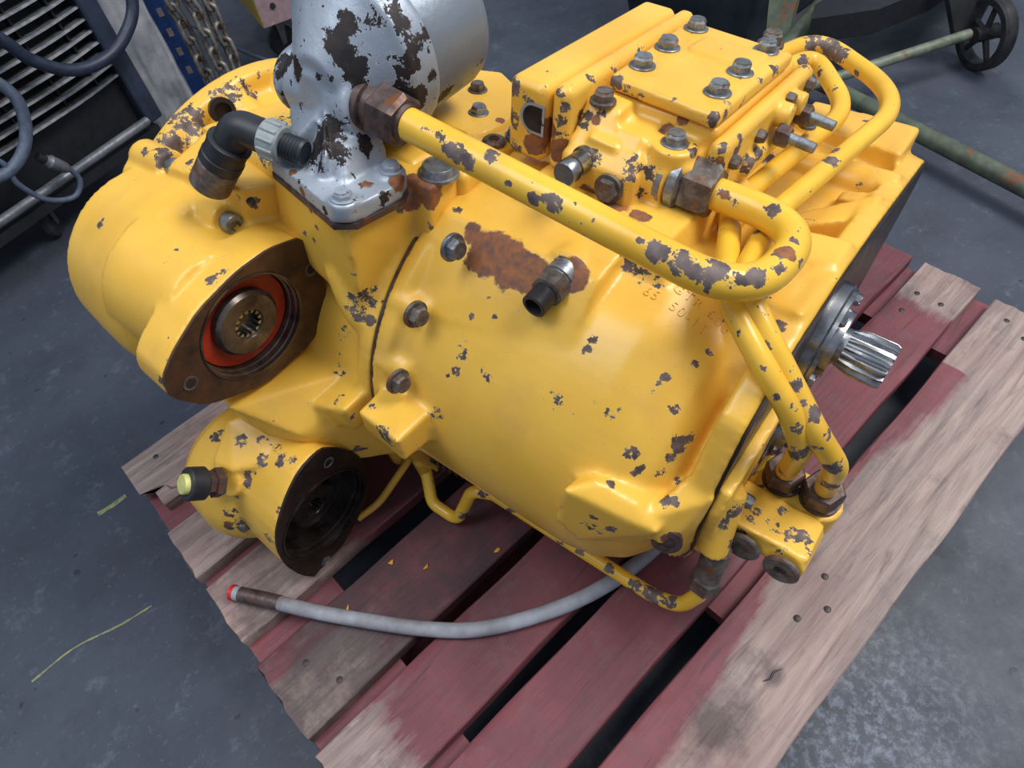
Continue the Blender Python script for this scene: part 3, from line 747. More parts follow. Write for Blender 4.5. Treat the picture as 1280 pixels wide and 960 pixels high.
# places where paint is lost or rust shows, on each casting and pipe (gearbox frame)
SPOTS = {
    'rear_housing': ([(0.884, 0.2423, 0.5522, 0.0124, 0.9), (0.7794, 0.2345, 0.5414, 0.0132, 0.8), (0.9038, 0.2398, 0.5498, 0.0143, 0.9), (0.9338, 0.2881, 0.5585, 0.0145, 0.85), (0.9469, 0.2862, 0.554, 0.0144, 0.85), (0.966, 0.2858, 0.5527, 0.0092, 0.8), (0.9426, 0.2089, 0.5074, 0.0071, 1.0), (0.9421, 0.2166, 0.5136, 0.0061, 0.9), (0.8224, 0.1675, 0.4605, 0.0122, 0.7), (0.8254, 0.1582, 0.4444, 0.0079, 0.8), (0.8202, 0.173, 0.4685, 0.0078, 0.7), (0.9918, 0.1833, 0.4761, 0.007, 1.0), (0.9861, 0.1815, 0.4759, 0.005, 0.9), (1.0205, 0.1748, 0.4482, 0.0091, 1.0), (1.0299, 0.1716, 0.4309, 0.0072, 1.0), (1.0334, 0.1769, 0.4369, 0.0041, 1.0), (1.0516, 0.2073, 0.4533, 0.0112, 0.95), (1.0499, 0.1968, 0.442, 0.0082, 0.95), (1.0558, 0.2167, 0.4567, 0.0071, 0.9), (1.048, 0.1869, 0.4296, 0.0093, 1.0), (1.0628, 0.1968, 0.4157, 0.0063, 1.0), (1.0175, 0.1491, 0.426, 0.0061, 1.0), (1.0629, 0.1716, 0.4151, 0.0082, 0.9), (1.0716, 0.175, 0.4165, 0.0071, 0.9), (1.0343, 0.2648, 0.5183, 0.005, 1.0), (1.0154, 0.2243, 0.5068, 0.0059, 1.0), (1.0134, 0.2176, 0.5027, 0.0049, 1.0), (1.0124, 0.2099, 0.4968, 0.0049, 0.9), (1.0347, 0.2144, 0.4846, 0.007, 1.0), (1.0297, 0.2492, 0.5134, 0.005, 1.0), (1.0764, 0.3037, 0.5475, 0.0088, 1.0), (1.0482, 0.3308, 0.5528, 0.0111, 0.75), (0.7814, 0.0874, 0.3706, 0.0153, 1.0), (0.7907, 0.0877, 0.3637, 0.0106, 0.9), (0.8115, 0.1378, 0.3854, 0.0118, 0.8), (1.02, 0.1311, 0.3738, 0.0117, 0.8), (1.0069, 0.1268, 0.3762, 0.0085, 0.8), (1.0323, 0.1346, 0.3792, 0.0084, 0.9), (1.0969, 0.216, 0.2886, 0.0143, 0.9), (1.0146, 0.1278, 0.3947, 0.0083, 0.7), (1.098, 0.7079, 0.4672, 0.017, 0.9), (1.098, 0.7718, 0.4617, 0.0177, 0.9), (1.098, 0.4441, 0.5099, 0.0079, 0.8), (1.098, 0.3982, 0.4409, 0.0082, 0.8), (1.053, 0.6421, 0.5144, 0.0066, 1.0), (0.8199, 0.1902, 0.4919, 0.0044, 0.9), (0.8308, 0.2044, 0.5092, 0.0043, 0.9), (0.8424, 0.1972, 0.4999, 0.0054, 0.8), (0.8692, 0.1811, 0.4796, 0.0054, 0.7), (0.9526, 0.1579, 0.4433, 0.0104, 0.55), (0.9093, 0.1422, 0.4049, 0.0044, 0.8), (0.7517, 0.2521, 0.5539, 0.0078, 0.9), (0.9581, 0.1684, 0.4612, 0.0082, 0.6), (0.9347, 0.168, 0.4618, 0.0146, 0.5), (0.9613, 0.1794, 0.4765, 0.0122, 0.5), (0.8176, 0.1531, 0.4337, 0.0057, 0.8), (0.8614, 0.1636, 0.4546, 0.0109, 0.5), (1.0973, 0.1912, 0.4035, 0.0062, 0.7), (0.806, 0.1082, 0.3476, 0.0072, 0.7), (1.0322, 0.5132, 0.5262, 0.0073, 0.7), (0.9337, 0.5214, 0.5062, 0.0065, 0.8), (1.0647, 0.6614, 0.5294, 0.0066, 0.7), (1.0069, 0.2775, 0.5374, 0.003, 0.7), (0.8112, 0.2906, 0.5661, 0.0044, 1.0), (0.7512, 0.1018, 0.381, 0.0072, 0.9), (1.008, 0.7953, 0.5225, 0.0074, 1.0), (0.9695, 0.4043, 0.5469, 0.009, 1.0), (1.031, 0.2965, 0.5329, 0.004, 0.8), (0.9383, 0.6422, 0.5064, 0.0141, 0.9)], [(0.8454, 0.2957, 0.5753, 0.0118, 0.8), (0.8778, 0.2955, 0.575, 0.0116, 0.8), (0.9054, 0.2948, 0.5733, 0.0114, 0.8), (0.9357, 0.2947, 0.573, 0.0102, 0.8), (0.8095, 0.2311, 0.5383, 0.026, 1.1), (0.8356, 0.2303, 0.5381, 0.0256, 1.1), (0.8564, 0.2306, 0.5388, 0.0211, 1.1), (0.8745, 0.2313, 0.5399, 0.0125, 0.9), (0.8992, 0.2412, 0.5512, 0.0163, 1.1), (1.0805, 0.1631, 0.3766, 0.0105, 1.0), (0.7814, 0.2385, 0.5458, 0.0132, 0.8), (0.8942, 0.3173, 0.585, 0.0126, 0.9), (0.9199, 0.3182, 0.585, 0.0124, 0.9)]),
    'manifold_flange': ([(1.112, 0.3059, 0.4011, 0.0113, 0.9), (1.1121, 0.25, 0.4014, 0.0076, 0.8), (1.1207, 0.2212, 0.3882, 0.0128, 1.0), (1.1165, 0.2124, 0.3732, 0.0108, 0.9), (1.112, 0.3079, 0.3486, 0.0108, 0.9), (1.1297, 0.214, 0.3461, 0.0088, 0.8)], []),
    'middle_housing': ([(0.7366, 0.2288, 0.5376, 0.0068, 0.8), (0.3567, 0.1978, 0.5365, 0.0187, 1.0), (0.3666, 0.216, 0.5347, 0.0189, 1.0), (0.3676, 0.1823, 0.5072, 0.0162, 0.95), (0.3642, 0.2908, 0.5575, 0.0111, 0.9), (0.3644, 0.2654, 0.5543, 0.0123, 1.0), (0.7026, 0.1545, 0.4724, 0.0197, 0.9), (0.6982, 0.1477, 0.4555, 0.013, 0.9), (0.7091, 0.1523, 0.4492, 0.0083, 1.0), (0.6547, 0.1557, 0.3923, 0.0155, 0.65), (0.7026, 0.1467, 0.5095, 0.0055, 0.9), (0.6574, 0.1464, 0.3721, 0.013, 0.55), (0.6602, 0.1351, 0.3488, 0.0132, 0.6), (0.6507, 0.0894, 0.3323, 0.0078, 0.7), (0.364, 0.2075, 0.5372, 0.0268, 1.0), (0.3642, 0.1766, 0.5209, 0.0226, 1.0), (0.3772, 0.2125, 0.5243, 0.0135, 0.95), (0.3704, 0.271, 0.5491, 0.0179, 1.0), (0.3712, 0.2949, 0.5409, 0.0127, 1.0), (0.3651, 0.325, 0.5565, 0.0113, 0.8), (0.363, 0.2517, 0.5527, 0.0122, 0.85), (0.4691, 0.2633, 0.5505, 0.034, 0.6), (0.4604, 0.2295, 0.551, 0.0179, 0.6), (0.4859, 0.1839, 0.5249, 0.0201, 0.7), (0.5401, 0.1837, 0.5603, 0.0165, 0.75), (0.5072, 0.1877, 0.5559, 0.0097, 0.8), (0.6861, 0.1213, 0.2331, 0.0129, 0.7), (0.635, 0.0529, 0.3255, 0.0103, 0.6), (0.7133, 0.2092, 0.5596, 0.0077, 0.8), (0.6871, 0.1027, 0.3466, 0.0102, 0.6), (0.7117, 0.1021, 0.3368, 0.0076, 0.9), (0.6197, 0.1579, 0.5185, 0.0093, 0.8), (0.6397, 0.1544, 0.5196, 0.0069, 0.8)], [(0.7353, 0.2331, 0.5723, 0.0174, 1.2), (0.6478, 0.1518, 0.5611, 0.0054, 0.9), (0.6524, 0.1513, 0.5419, 0.0044, 0.8), (0.723, 0.2298, 0.5779, 0.0196, 1.1), (0.7154, 0.2249, 0.5636, 0.0133, 1.0), (0.7172, 0.2305, 0.5798, 0.0174, 1.2), (0.7327, 0.2367, 0.5812, 0.0152, 1.2)]),
    'manifold_block': ([(1.1146, 0.3276, 0.3284, 0.0086, 0.8), (1.1546, 0.2618, 0.3466, 0.0113, 0.85), (1.1763, 0.2624, 0.345, 0.0134, 0.9), (1.1869, 0.2693, 0.3436, 0.0112, 1.0), (1.1364, 0.2518, 0.3488, 0.009, 0.8), (1.1322, 0.2392, 0.3375, 0.0102, 0.9), (1.1738, 0.2414, 0.3399, 0.0089, 0.8), (1.1304, 0.3053, 0.3378, 0.0096, 0.8), (1.1591, 0.2852, 0.3439, 0.0081, 0.8), (1.196, 0.2556, 0.3443, 0.0088, 0.8), (1.1358, 0.2642, 0.3475, 0.0091, 0.7)], []),
    'pump_drum': ([(0.412, 0.1442, 0.5418, 0.015, 1.0), (0.4569, 0.1452, 0.5413, 0.0122, 0.9), (0.4167, 0.1334, 0.5384, 0.0173, 1.0), (0.3875, 0.1319, 0.5362, 0.0088, 0.9), (0.4235, 0.0437, 0.5045, 0.0072, 1.0), (0.4685, 0.0357, 0.5017, 0.0047, 0.8), (0.4726, 0.0144, 0.4798, 0.0093, 0.55), (0.5932, 0.0579, 0.504, 0.0088, 1.0), (0.5971, 0.0708, 0.5081, 0.0055, 1.0), (0.6059, -0.0322, 0.4357, 0.0088, 1.0), (0.5176, 0.039, 0.4979, 0.0091, 0.55), (0.5419, 0.0629, 0.5058, 0.0091, 0.5), (0.4956, 0.0007, 0.4341, 0.0072, 0.5), (0.6068, -0.0206, 0.4556, 0.0054, 0.7), (0.5064, 0.007, 0.4588, 0.007, 0.6), (0.5908, 0.0353, 0.4757, 0.0067, 0.7), (0.5463, 0.1395, 0.5357, 0.0093, 0.65), (0.5555, 0.1509, 0.5289, 0.0094, 0.6)], []),
    'filter_head': ([(0.5702, 0.2127, 0.6605, 0.0117, 1.0), (0.5622, 0.2087, 0.6572, 0.0139, 0.95), (0.5991, 0.2027, 0.6697, 0.0134, 1.0), (0.7197, 0.1839, 0.5859, 0.0083, 0.7), (0.6871, 0.1386, 0.5848, 0.0061, 0.7), (0.6541, 0.2257, 0.7143, 0.0115, 1.0), (0.6485, 0.215, 0.7013, 0.0136, 1.0), (0.657, 0.2147, 0.6927, 0.0127, 1.0), (0.6669, 0.2175, 0.6813, 0.0109, 1.0), (0.6521, 0.1851, 0.6245, 0.0186, 1.0), (0.6412, 0.1764, 0.6129, 0.0126, 1.0), (0.651, 0.1952, 0.6336, 0.0103, 1.0), (0.6736, 0.2093, 0.6172, 0.0084, 1.0), (0.6694, 0.1824, 0.6174, 0.0103, 1.0), (0.6905, 0.2557, 0.7164, 0.0116, 0.8), (0.7001, 0.2568, 0.7005, 0.0117, 0.75), (0.7032, 0.2501, 0.6895, 0.0118, 0.8), (0.6981, 0.2452, 0.6805, 0.0099, 0.8), (0.7063, 0.2558, 0.6543, 0.0134, 1.0), (0.6996, 0.2778, 0.7031, 0.0079, 0.9), (0.6948, 0.2426, 0.6659, 0.0091, 0.9), (0.6824, 0.2535, 0.7254, 0.0115, 0.75), (0.7074, 0.2727, 0.6691, 0.0082, 0.9), (0.6693, 0.2177, 0.669, 0.009, 0.9), (0.6642, 0.2135, 0.6726, 0.008, 0.8), (0.5992, 0.2004, 0.6345, 0.0064, 0.5), (0.696, 0.1828, 0.594, 0.0063, 0.8), (0.6582, 0.1652, 0.606, 0.0083, 0.7), (0.675, 0.2409, 0.7218, 0.0133, 0.6), (0.6337, 0.2011, 0.6714, 0.005, 0.6)], [(0.6294, 0.1543, 0.594, 0.0053, 1.0), (0.6488, 0.1464, 0.5839, 0.0053, 1.0), (0.7195, 0.2069, 0.5937, 0.0126, 0.9), (0.6988, 0.1852, 0.594, 0.0083, 0.7)]),
    'lower_port_housing': ([(0.5288, 0.0189, 0.236, 0.0115, 0.9), (0.5886, 0.0209, 0.2712, 0.0122, 0.9), (0.6264, 0.0238, 0.2621, 0.0135, 0.9), (0.6307, 0.0413, 0.2717, 0.0121, 0.65), (0.6078, 0.0365, 0.274, 0.0108, 0.8), (0.595, -0.0273, 0.1764, 0.0142, 0.95), (0.6031, -0.0238, 0.1563, 0.0173, 0.9), (0.6176, 0.006, 0.2403, 0.0109, 0.9), (0.6156, -0.0017, 0.2299, 0.0082, 0.9), (0.6629, -0.0243, 0.1811, 0.011, 0.8), (0.6464, 0.0334, 0.269, 0.0107, 0.9), (0.5309, 0.02, 0.2366, 0.0114, 0.9), (0.5994, -0.0155, 0.204, 0.0084, 0.8), (0.5901, -0.0368, 0.1438, 0.0087, 0.9), (0.6771, -0.0039, 0.2296, 0.0066, 0.8), (0.6612, 0.0405, 0.274, 0.0093, 0.9), (0.6354, -0.0226, 0.1313, 0.0087, 0.7)], [(0.5894, -0.0369, 0.1534, 0.0072, 0.8)]),
    'filter_canister': ([(0.6934, 0.3101, 0.6364, 0.0133, 1.0), (0.696, 0.326, 0.6439, 0.0133, 1.0), (0.6972, 0.3462, 0.6496, 0.0134, 1.0), (0.6988, 0.3546, 0.6553, 0.0112, 0.9), (0.6925, 0.2962, 0.633, 0.0132, 1.0), (0.6963, 0.3384, 0.6463, 0.0134, 0.9)], []),
    'return_pipe': ([(0.7607, 0.22, 0.6497, 0.0068, 0.9), (0.7753, 0.2165, 0.6436, 0.0087, 1.0), (0.7863, 0.2163, 0.6417, 0.0106, 1.0), (0.7965, 0.2159, 0.6388, 0.0086, 1.0), (0.8146, 0.2262, 0.6478, 0.0085, 1.0), (0.8645, 0.217, 0.6314, 0.0074, 1.0), (0.8859, 0.2187, 0.6334, 0.01, 1.0), (0.8784, 0.2189, 0.6348, 0.0064, 1.0), (0.9805, 0.223, 0.6286, 0.0112, 1.0), (1.0007, 0.2277, 0.6302, 0.0085, 1.0), (1.0257, 0.2368, 0.6294, 0.0118, 1.0), (1.0113, 0.2241, 0.6254, 0.011, 1.0), (1.0227, 0.2255, 0.6233, 0.0101, 1.0), (1.0249, 0.2301, 0.627, 0.0084, 1.0), (1.0523, 0.2501, 0.6246, 0.0102, 1.0), (1.0462, 0.2416, 0.6245, 0.0067, 1.0), (1.0586, 0.2911, 0.6239, 0.0097, 1.0), (0.9896, 0.3577, 0.6074, 0.007, 1.0), (1.0247, 0.3585, 0.6162, 0.0078, 1.0), (1.0637, 0.2733, 0.6222, 0.0069, 1.0), (0.9785, 0.3601, 0.6117, 0.007, 0.9), (0.9642, 0.2242, 0.6316, 0.0035, 0.9), (0.9212, 0.221, 0.633, 0.0036, 0.9), (1.0581, 0.3179, 0.6224, 0.0063, 1.0), (1.072, 0.3012, 0.6148, 0.0054, 1.0), (0.8401, 0.2169, 0.6353, 0.0037, 0.8), (0.9028, 0.2246, 0.6383, 0.0027, 1.0), (0.7433, 0.2197, 0.6513, 0.0059, 0.6), (0.9966, 0.2205, 0.6225, 0.0069, 1.0)], [(1.0594, 0.2963, 0.6236, 0.0106, 1.2), (0.9785, 0.3601, 0.6117, 0.006, 0.8)]),
    'steel_pipe': ([(0.9069, 0.795, 0.6001, 0.0174, 1.0), (0.9281, 0.7992, 0.5943, 0.0188, 1.0), (0.9435, 0.7916, 0.5917, 0.0158, 1.0), (1.0261, 0.5398, 0.5844, 0.0105, 1.0), (1.0225, 0.563, 0.5842, 0.0072, 1.0), (1.0786, 0.2563, 0.5628, 0.0055, 1.0), (1.1385, 0.2594, 0.5148, 0.0093, 1.0), (1.1547, 0.2606, 0.4967, 0.0076, 1.0), (1.174, 0.2674, 0.4559, 0.0129, 1.0), (1.1805, 0.2868, 0.4104, 0.0117, 1.0), (1.1147, 0.2578, 0.5371, 0.0083, 1.0), (1.1523, 0.2548, 0.4825, 0.0058, 0.9), (0.9767, 0.7698, 0.5868, 0.0056, 1.0), (1.1065, 0.2585, 0.5458, 0.0037, 1.0), (1.0163, 0.3641, 0.5857, 0.0071, 1.0), (1.1266, 0.2551, 0.5226, 0.0046, 0.9)], []),
    'steel_pipe.001': ([(0.9256, 0.7065, 0.6046, 0.0122, 1.0), (0.9445, 0.7125, 0.5945, 0.0095, 0.9), (1.1309, 0.2431, 0.5042, 0.0075, 1.0), (1.1421, 0.2515, 0.4702, 0.0108, 1.0), (1.1388, 0.2563, 0.4573, 0.009, 1.0), (1.1371, 0.2906, 0.3911, 0.0067, 1.0), (1.1058, 0.2376, 0.5318, 0.0055, 1.0), (1.0871, 0.2408, 0.5524, 0.0045, 1.0), (1.1214, 0.2428, 0.525, 0.0055, 0.9), (0.9754, 0.6821, 0.5965, 0.0052, 1.0), (1.0585, 0.2481, 0.5659, 0.0027, 1.0)], []),
    'side_plate': ([(0.9605, 0.5868, 0.6475, 0.0094, 0.9), (0.9521, 0.3732, 0.6264, 0.0102, 0.8), (0.9643, 0.3756, 0.6218, 0.0102, 0.9), (0.966, 0.4005, 0.6317, 0.0103, 0.9), (0.9718, 0.4315, 0.6077, 0.0129, 1.0), (0.9729, 0.4566, 0.61, 0.011, 0.9), (0.9618, 0.3754, 0.6449, 0.0069, 0.7), (0.9655, 0.4032, 0.6423, 0.0061, 0.8), (0.9526, 0.3729, 0.6102, 0.0093, 0.8)], [(0.962, 0.3732, 0.6341, 0.006, 0.7)]),
    'steel_pipe.002': ([(0.9836, 0.1932, 0.1914, 0.0068, 1.0), (1.0253, 0.1942, 0.1942, 0.008, 1.0), (1.0609, 0.1924, 0.1935, 0.0118, 1.0), (1.0833, 0.1936, 0.1975, 0.0142, 1.0), (1.1053, 0.1961, 0.21, 0.0114, 1.0), (1.0871, 0.2047, 0.2006, 0.013, 1.0), (0.8371, 0.1893, 0.185, 0.0087, 0.9), (0.8816, 0.1915, 0.1834, 0.01, 0.9), (0.957, 0.1913, 0.1843, 0.0069, 0.9), (0.812, 0.1765, 0.1214, 0.0108, 0.9)], []),
    'valve_end_box': ([(0.7629, 0.3271, 0.6557, 0.0095, 1.0), (0.7795, 0.327, 0.6492, 0.0084, 0.9), (0.7862, 0.327, 0.6191, 0.0098, 1.0), (0.7677, 0.327, 0.5954, 0.0113, 0.9), (0.7606, 0.328, 0.6267, 0.0131, 0.85), (0.7983, 0.3315, 0.6088, 0.0088, 0.8)], [(0.7978, 0.3308, 0.6215, 0.0151, 1.2), (0.7871, 0.327, 0.6067, 0.0132, 1.1)]),
    'valve_plate': ([(0.8112, 0.3301, 0.6618, 0.0082, 0.85), (0.8153, 0.33, 0.6399, 0.0084, 0.9), (0.8113, 0.33, 0.6055, 0.0098, 0.9), (0.818, 0.3308, 0.6522, 0.0072, 0.9), (0.8218, 0.3704, 0.6661, 0.0084, 0.6), (0.8231, 0.4129, 0.6639, 0.0098, 0.6), (0.8209, 0.4633, 0.6671, 0.009, 0.6), (0.8203, 0.5154, 0.6676, 0.0094, 0.6), (0.8168, 0.3303, 0.6242, 0.0085, 0.7)], [(0.824, 0.3517, 0.6385, 0.0064, 0.8), (0.8181, 0.3309, 0.6077, 0.013, 1.1), (0.8047, 0.3338, 0.6268, 0.0096, 1.0)]),
    'valve_block': ([(0.8326, 0.3461, 0.6355, 0.0105, 0.7), (0.8333, 0.3507, 0.6419, 0.0063, 0.9), (0.8446, 0.3555, 0.6477, 0.0073, 0.7), (0.888, 0.322, 0.6044, 0.0104, 0.7), (0.9062, 0.3387, 0.5951, 0.0105, 0.8), (0.9121, 0.3433, 0.6164, 0.0103, 0.8), (0.9196, 0.3674, 0.637, 0.0081, 0.7), (0.8553, 0.3284, 0.6182, 0.0125, 0.8), (0.8967, 0.3318, 0.6199, 0.0143, 0.7), (0.9045, 0.3819, 0.5733, 0.0112, 0.8), (0.8825, 0.339, 0.6277, 0.0082, 0.6), (0.8244, 0.3264, 0.5769, 0.0133, 0.8), (0.8818, 0.322, 0.5889, 0.0106, 0.7), (0.9316, 0.3778, 0.6369, 0.0071, 0.7), (0.9386, 0.3675, 0.6359, 0.0081, 0.9)], [(0.8242, 0.3259, 0.5815, 0.0133, 0.9), (0.8602, 0.3221, 0.5799, 0.013, 0.9), (0.8535, 0.325, 0.6149, 0.0084, 0.8), (0.8427, 0.3502, 0.6412, 0.0052, 0.9), (0.9133, 0.3897, 0.6494, 0.0082, 0.8), (0.9032, 0.3826, 0.6369, 0.0104, 0.7)]),
    'cover_plate': ([(0.8382, 0.3881, 0.6627, 0.0095, 0.95), (0.8526, 0.3873, 0.6596, 0.0084, 0.8), (0.8665, 0.3868, 0.6571, 0.0073, 0.7), (0.9424, 0.381, 0.6625, 0.0089, 0.9), (0.9467, 0.3994, 0.6583, 0.008, 0.9), (0.9473, 0.4402, 0.6608, 0.0083, 0.8), (0.9473, 0.4757, 0.6638, 0.0085, 0.8), (0.9466, 0.5156, 0.6658, 0.0088, 0.8), (0.9007, 0.3839, 0.6629, 0.0081, 0.6), (0.9435, 0.4093, 0.6671, 0.008, 0.6), (0.8912, 0.5096, 0.672, 0.009, 0.5), (0.8926, 0.4496, 0.668, 0.0064, 0.5), (0.8484, 0.4466, 0.668, 0.0066, 0.6)], []),
    'top_cover': ([], [(0.711, 0.3744, 0.588, 0.0061, 1.0)]),
}

for nm_, (w_, r_2) in SPOTS.items():
    if nm_ in D.objects: spots(D.objects[nm_], w_, r_2)

# ------------------------------------------------------------------ floor
FLOOR = None
t = NT('dark_concrete')
n1 = t.noise(1.3, 5, .6); n2 = t.noise(7, 8, .7); n3 = t.noise(90, 6, .7)
c = t.mix(t.ramp(n1, .38, .66), lin((50, 57, 70)), lin((74, 80, 92)))
c = t.mix(t.math('MULTIPLY', t.ramp(n2, .5, .72), .55), c, lin((38, 42, 50)))
c = t.mix(t.math('MULTIPLY', t.ramp(t.noise(16, 9, .75), .56, .70), .28), c, lin((128, 138, 152)))
c = t.mix(t.math('MULTIPLY', t.ramp(n3, .60, .68), .30), c, lin((120, 126, 134)))
c = t.mix(t.math('MULTIPLY', t.ramp(t.noise(34, 3, .5), .70, .74), .8), c, lin((28, 30, 36)))
vd = t.n('ShaderNodeVectorMath', operation='DISTANCE'); t.l(t.coord(), vd.inputs[0]); vd.inputs[1].default_value = (.52-1, -1.28, 0)
sc_ = t.math('MULTIPLY', t.ramp(vd.outputs['Value'], .22, .04), t.ramp(t.noise(75, 8, .75), .47, .62))      # scuffed patch
c = t.mix(t.math('MULTIPLY', sc_, .4), c, lin((158, 170, 188)))
t.l(c, t.b.inputs['Base Color']); t.l(t.math('MULTIPLY_ADD', n2, .5, .3), t.b.inputs['Roughness'])
t.bump(t.math('MULTIPLY_ADD', n3, .4, n2), .25, .003)
bm = new_bm(); bmesh.ops.create_grid(bm, x_segments=8, y_segments=8, size=7)
fo = obj('floor', bm, t.m, smooth=0); fo.location = (1, 0, 0); fo['kind'] = 'structure'

YMARK = plain('faded_yellow_mark', (150, 152, 96), .6, c2=(96, 102, 88), scale=120)
for pts in ([(-.289, -.409), (-.22, -.408), (-.15, -.428), (-.098, -.437)], [(-.095, -.204), (-.07, -.207), (-.042, -.207)]):
    bm = new_bm(); pp = catmull([(x, y, 0) for x, y in pts], 8); wd = .0018 if len(pts) == 4 else .0045
    rows = [[bm.verts.new((p.x-1, p.y + s*wd*(1+.5*noise.noise(p*60)), .0006)) for s in (-1, 1)] for p in pp]
    for a_, b_2 in zip(rows, rows[1:]): bm.faces.new((a_[0], b_2[0], b_2[1], a_[1]))
    obj('paint_mark', bm, YMARK, fo, 0)
# ------------------------------------------------------------------ pallet
def wood(name, red=(128, 66, 72), red2=(98, 50, 57), bare=(168, 148, 138), bare2=(124, 108, 104)):
    t = NT(name)
    oi = t.n('ShaderNodeObjectInfo')
    ad = t.n('ShaderNodeVectorMath', operation='ADD'); t.l(t.coord(), ad.inputs[0])
    sc = t.n('ShaderNodeVectorMath', operation='SCALE'); sc.inputs[0].default_value = (7, 3, 5); t.l(oi.outputs['Random'], sc.inputs['Scale']); t.l(sc.outputs[0], ad.inputs[1])
    base = ad.outputs[0]
    def mp(s):
        x = t.n('ShaderNodeMapping'); x.inputs['Scale'].default_value = s; t.l(base, x.inputs['Vector']); return x.outputs[0]
    g = t.noise(1, 6, .65, mp((5, 70, 70)), .6); g2 = t.noise(1, 4, .6, mp((16, 260, 260)))
    blot = t.noise(9, 7, .65, base)
    rd = t.mix(t.ramp(t.noise(6, 5, .6, base), .35, .7), lin(red), lin(red2))
    rd = t.mix(t.math('MULTIPLY', t.ramp(g, .5, .75), .35), rd, lin((66, 34, 42)))
    rd = t.mix(t.math('MULTIPLY', t.ramp(t.noise(22, 8, .75, base), .50, .66), .5), rd, lin((112, 84, 88)))
    rd = t.mix(t.math('MULTIPLY', t.ramp(t.noise(1, 5, .7, mp((3, 34, 34)), 1.5), .56, .66), .5), rd, lin((60, 32, 40)))
    br = t.mix(t.ramp(g, .35, .65), lin(bare), lin(bare2))
    br = t.mix(t.math('MULTIPLY', t.ramp(t.noise(1, 6, .7, mp((4, 40, 40)), 2.5), .54, .66), .6), br, lin((96, 78, 76)))
    br = t.mix(t.math('MULTIPLY', t.ramp(t.noise(5, 4, .6, base), .45, .65), .35), br, lin((150, 104, 98)))
    br = t.mix(t.math('MULTIPLY', t.ramp(t.noise(12, 8, .7, base), .56, .7), .6), br, lin((78, 70, 72)))
    b = t.attr('bare')
    m = t.ramp(t.math('MULTIPLY_ADD', b, .5, t.math('MULTIPLY_ADD', g, .5, t.math('MULTIPLY', blot, .5))), .66, .80)
    col = t.mix(m, rd, br)
    d = t.attr('dirt')
    dm = t.ramp(t.math('MULTIPLY_ADD', d, .45, t.noise(11, 8, .7, base)), .60, .88)
    col = t.mix(t.math('MULTIPLY', dm, .75), col, lin((44, 32, 36)))
    fine = t.math('MULTIPLY', t.ramp(g2, .55, .8), .35)
    col = t.mix(fine, col, lin((60, 40, 44)))
    knot = t.attr('knot')
    col = t.mix(t.math('MULTIPLY', t.ramp(t.math('MULTIPLY_ADD', t.noise(60, 3, .5, base), .4, knot), .55, 1.1), .8), col, lin((80, 64, 66)))
    t.l(col, t.b.inputs['Base Color']); t.b.inputs['Roughness'].default_value = .6
    t.bump(t.math('MULTIPLY_ADD', g2, .6, g), .35, .002)
    return t.m
WOOD = wood('red_stained_wood')
pal = empty('wooden_pallet', (.6, -.76, 0), 'red stained slatted wooden pallet under the gearbox, partly worn to bare wood', 'pallet')
V = [.2713, .3947, .4439, .5417, .5669, .6754, .7157, .838, .8604, .9628, .9834, 1.0803, 1.1062, 1.2441]
PLW = Vector((.6, -.76, 0))
def gv(v): pass
def board(name, x0, x1, y0, y1, z0, z1, bare=lambda x, y: 0, dirt=lambda x, y: 0, knots=(), notch=None, nx=60, rag=.0025, ny=8):
    bm = new_bm(); seed = random.random()*50
    G = {}
    rows = []
    c = .0018
    prof = []
    for j in range(ny+1): prof.append((j/ny, 1.0))
    pts = [(0, z0), (0, z1-c)] + [(c/(y1-y0) + (1-2*c/(y1-y0))*j/ny, z1) for j in range(ny+1)] + [(1, z1-c), (1, z0)]
    for i in range(nx+1):
        x = x0 + (x1-x0)*i/nx; R_ = []
        for (v, z) in pts:
            y = y0 + (y1-y0)*v
            wob = rag*noise.noise(Vector((x*9, seed, y*3)))*(1 if v < .5 else -1)*(1 if v in (0, 1) else .6 if v < .03 or v > .97 else 0)
            dx = 0
            if i in (0, nx): dx = .004*noise.noise(Vector((seed, y*60, 1)))
            if notch and i in (0,):
                dx = max(0, notch(v))
            R_.append(bm.verts.new((x+dx, y+wob, z + (.0012*noise.noise(Vector((x*14, y*60, seed))) if z > z0+c else 0))))
        rows.append(R_)
    m = len(pts)
    for A, B_ in zip(rows, rows[1:]):
        for k in range(m): bm.faces.new((A[k], A[(k+1) % m], B_[(k+1) % m], B_[k]))
    bm.faces.new(rows[0]); bm.faces.new(rows[-1])
    bmesh.ops.translate(bm, verts=bm.verts, vec=(-PLW.x, -PLW.y, PH))
    o = obj(name, bm, WOOD, pal, 40)
    me = o.data
    for nm, f in (('bare', bare), ('dirt', dirt), ('knot', lambda x, y: max([0]+[max(0, 1.3-math.hypot((x-k[0])/k[2], (y-k[1])/k[2]/.8)) for k in knots]))):
        at = me.attributes.new(nm, 'FLOAT', 'POINT')
        at.data.foreach_set('value', [f(v.co.x+PLW.x, v.co.y+PLW.y) for v in me.vertices])
    return o
st = lambda a, b, x: max(0, min(1, (x-a)/(b-a)))
TH = .022
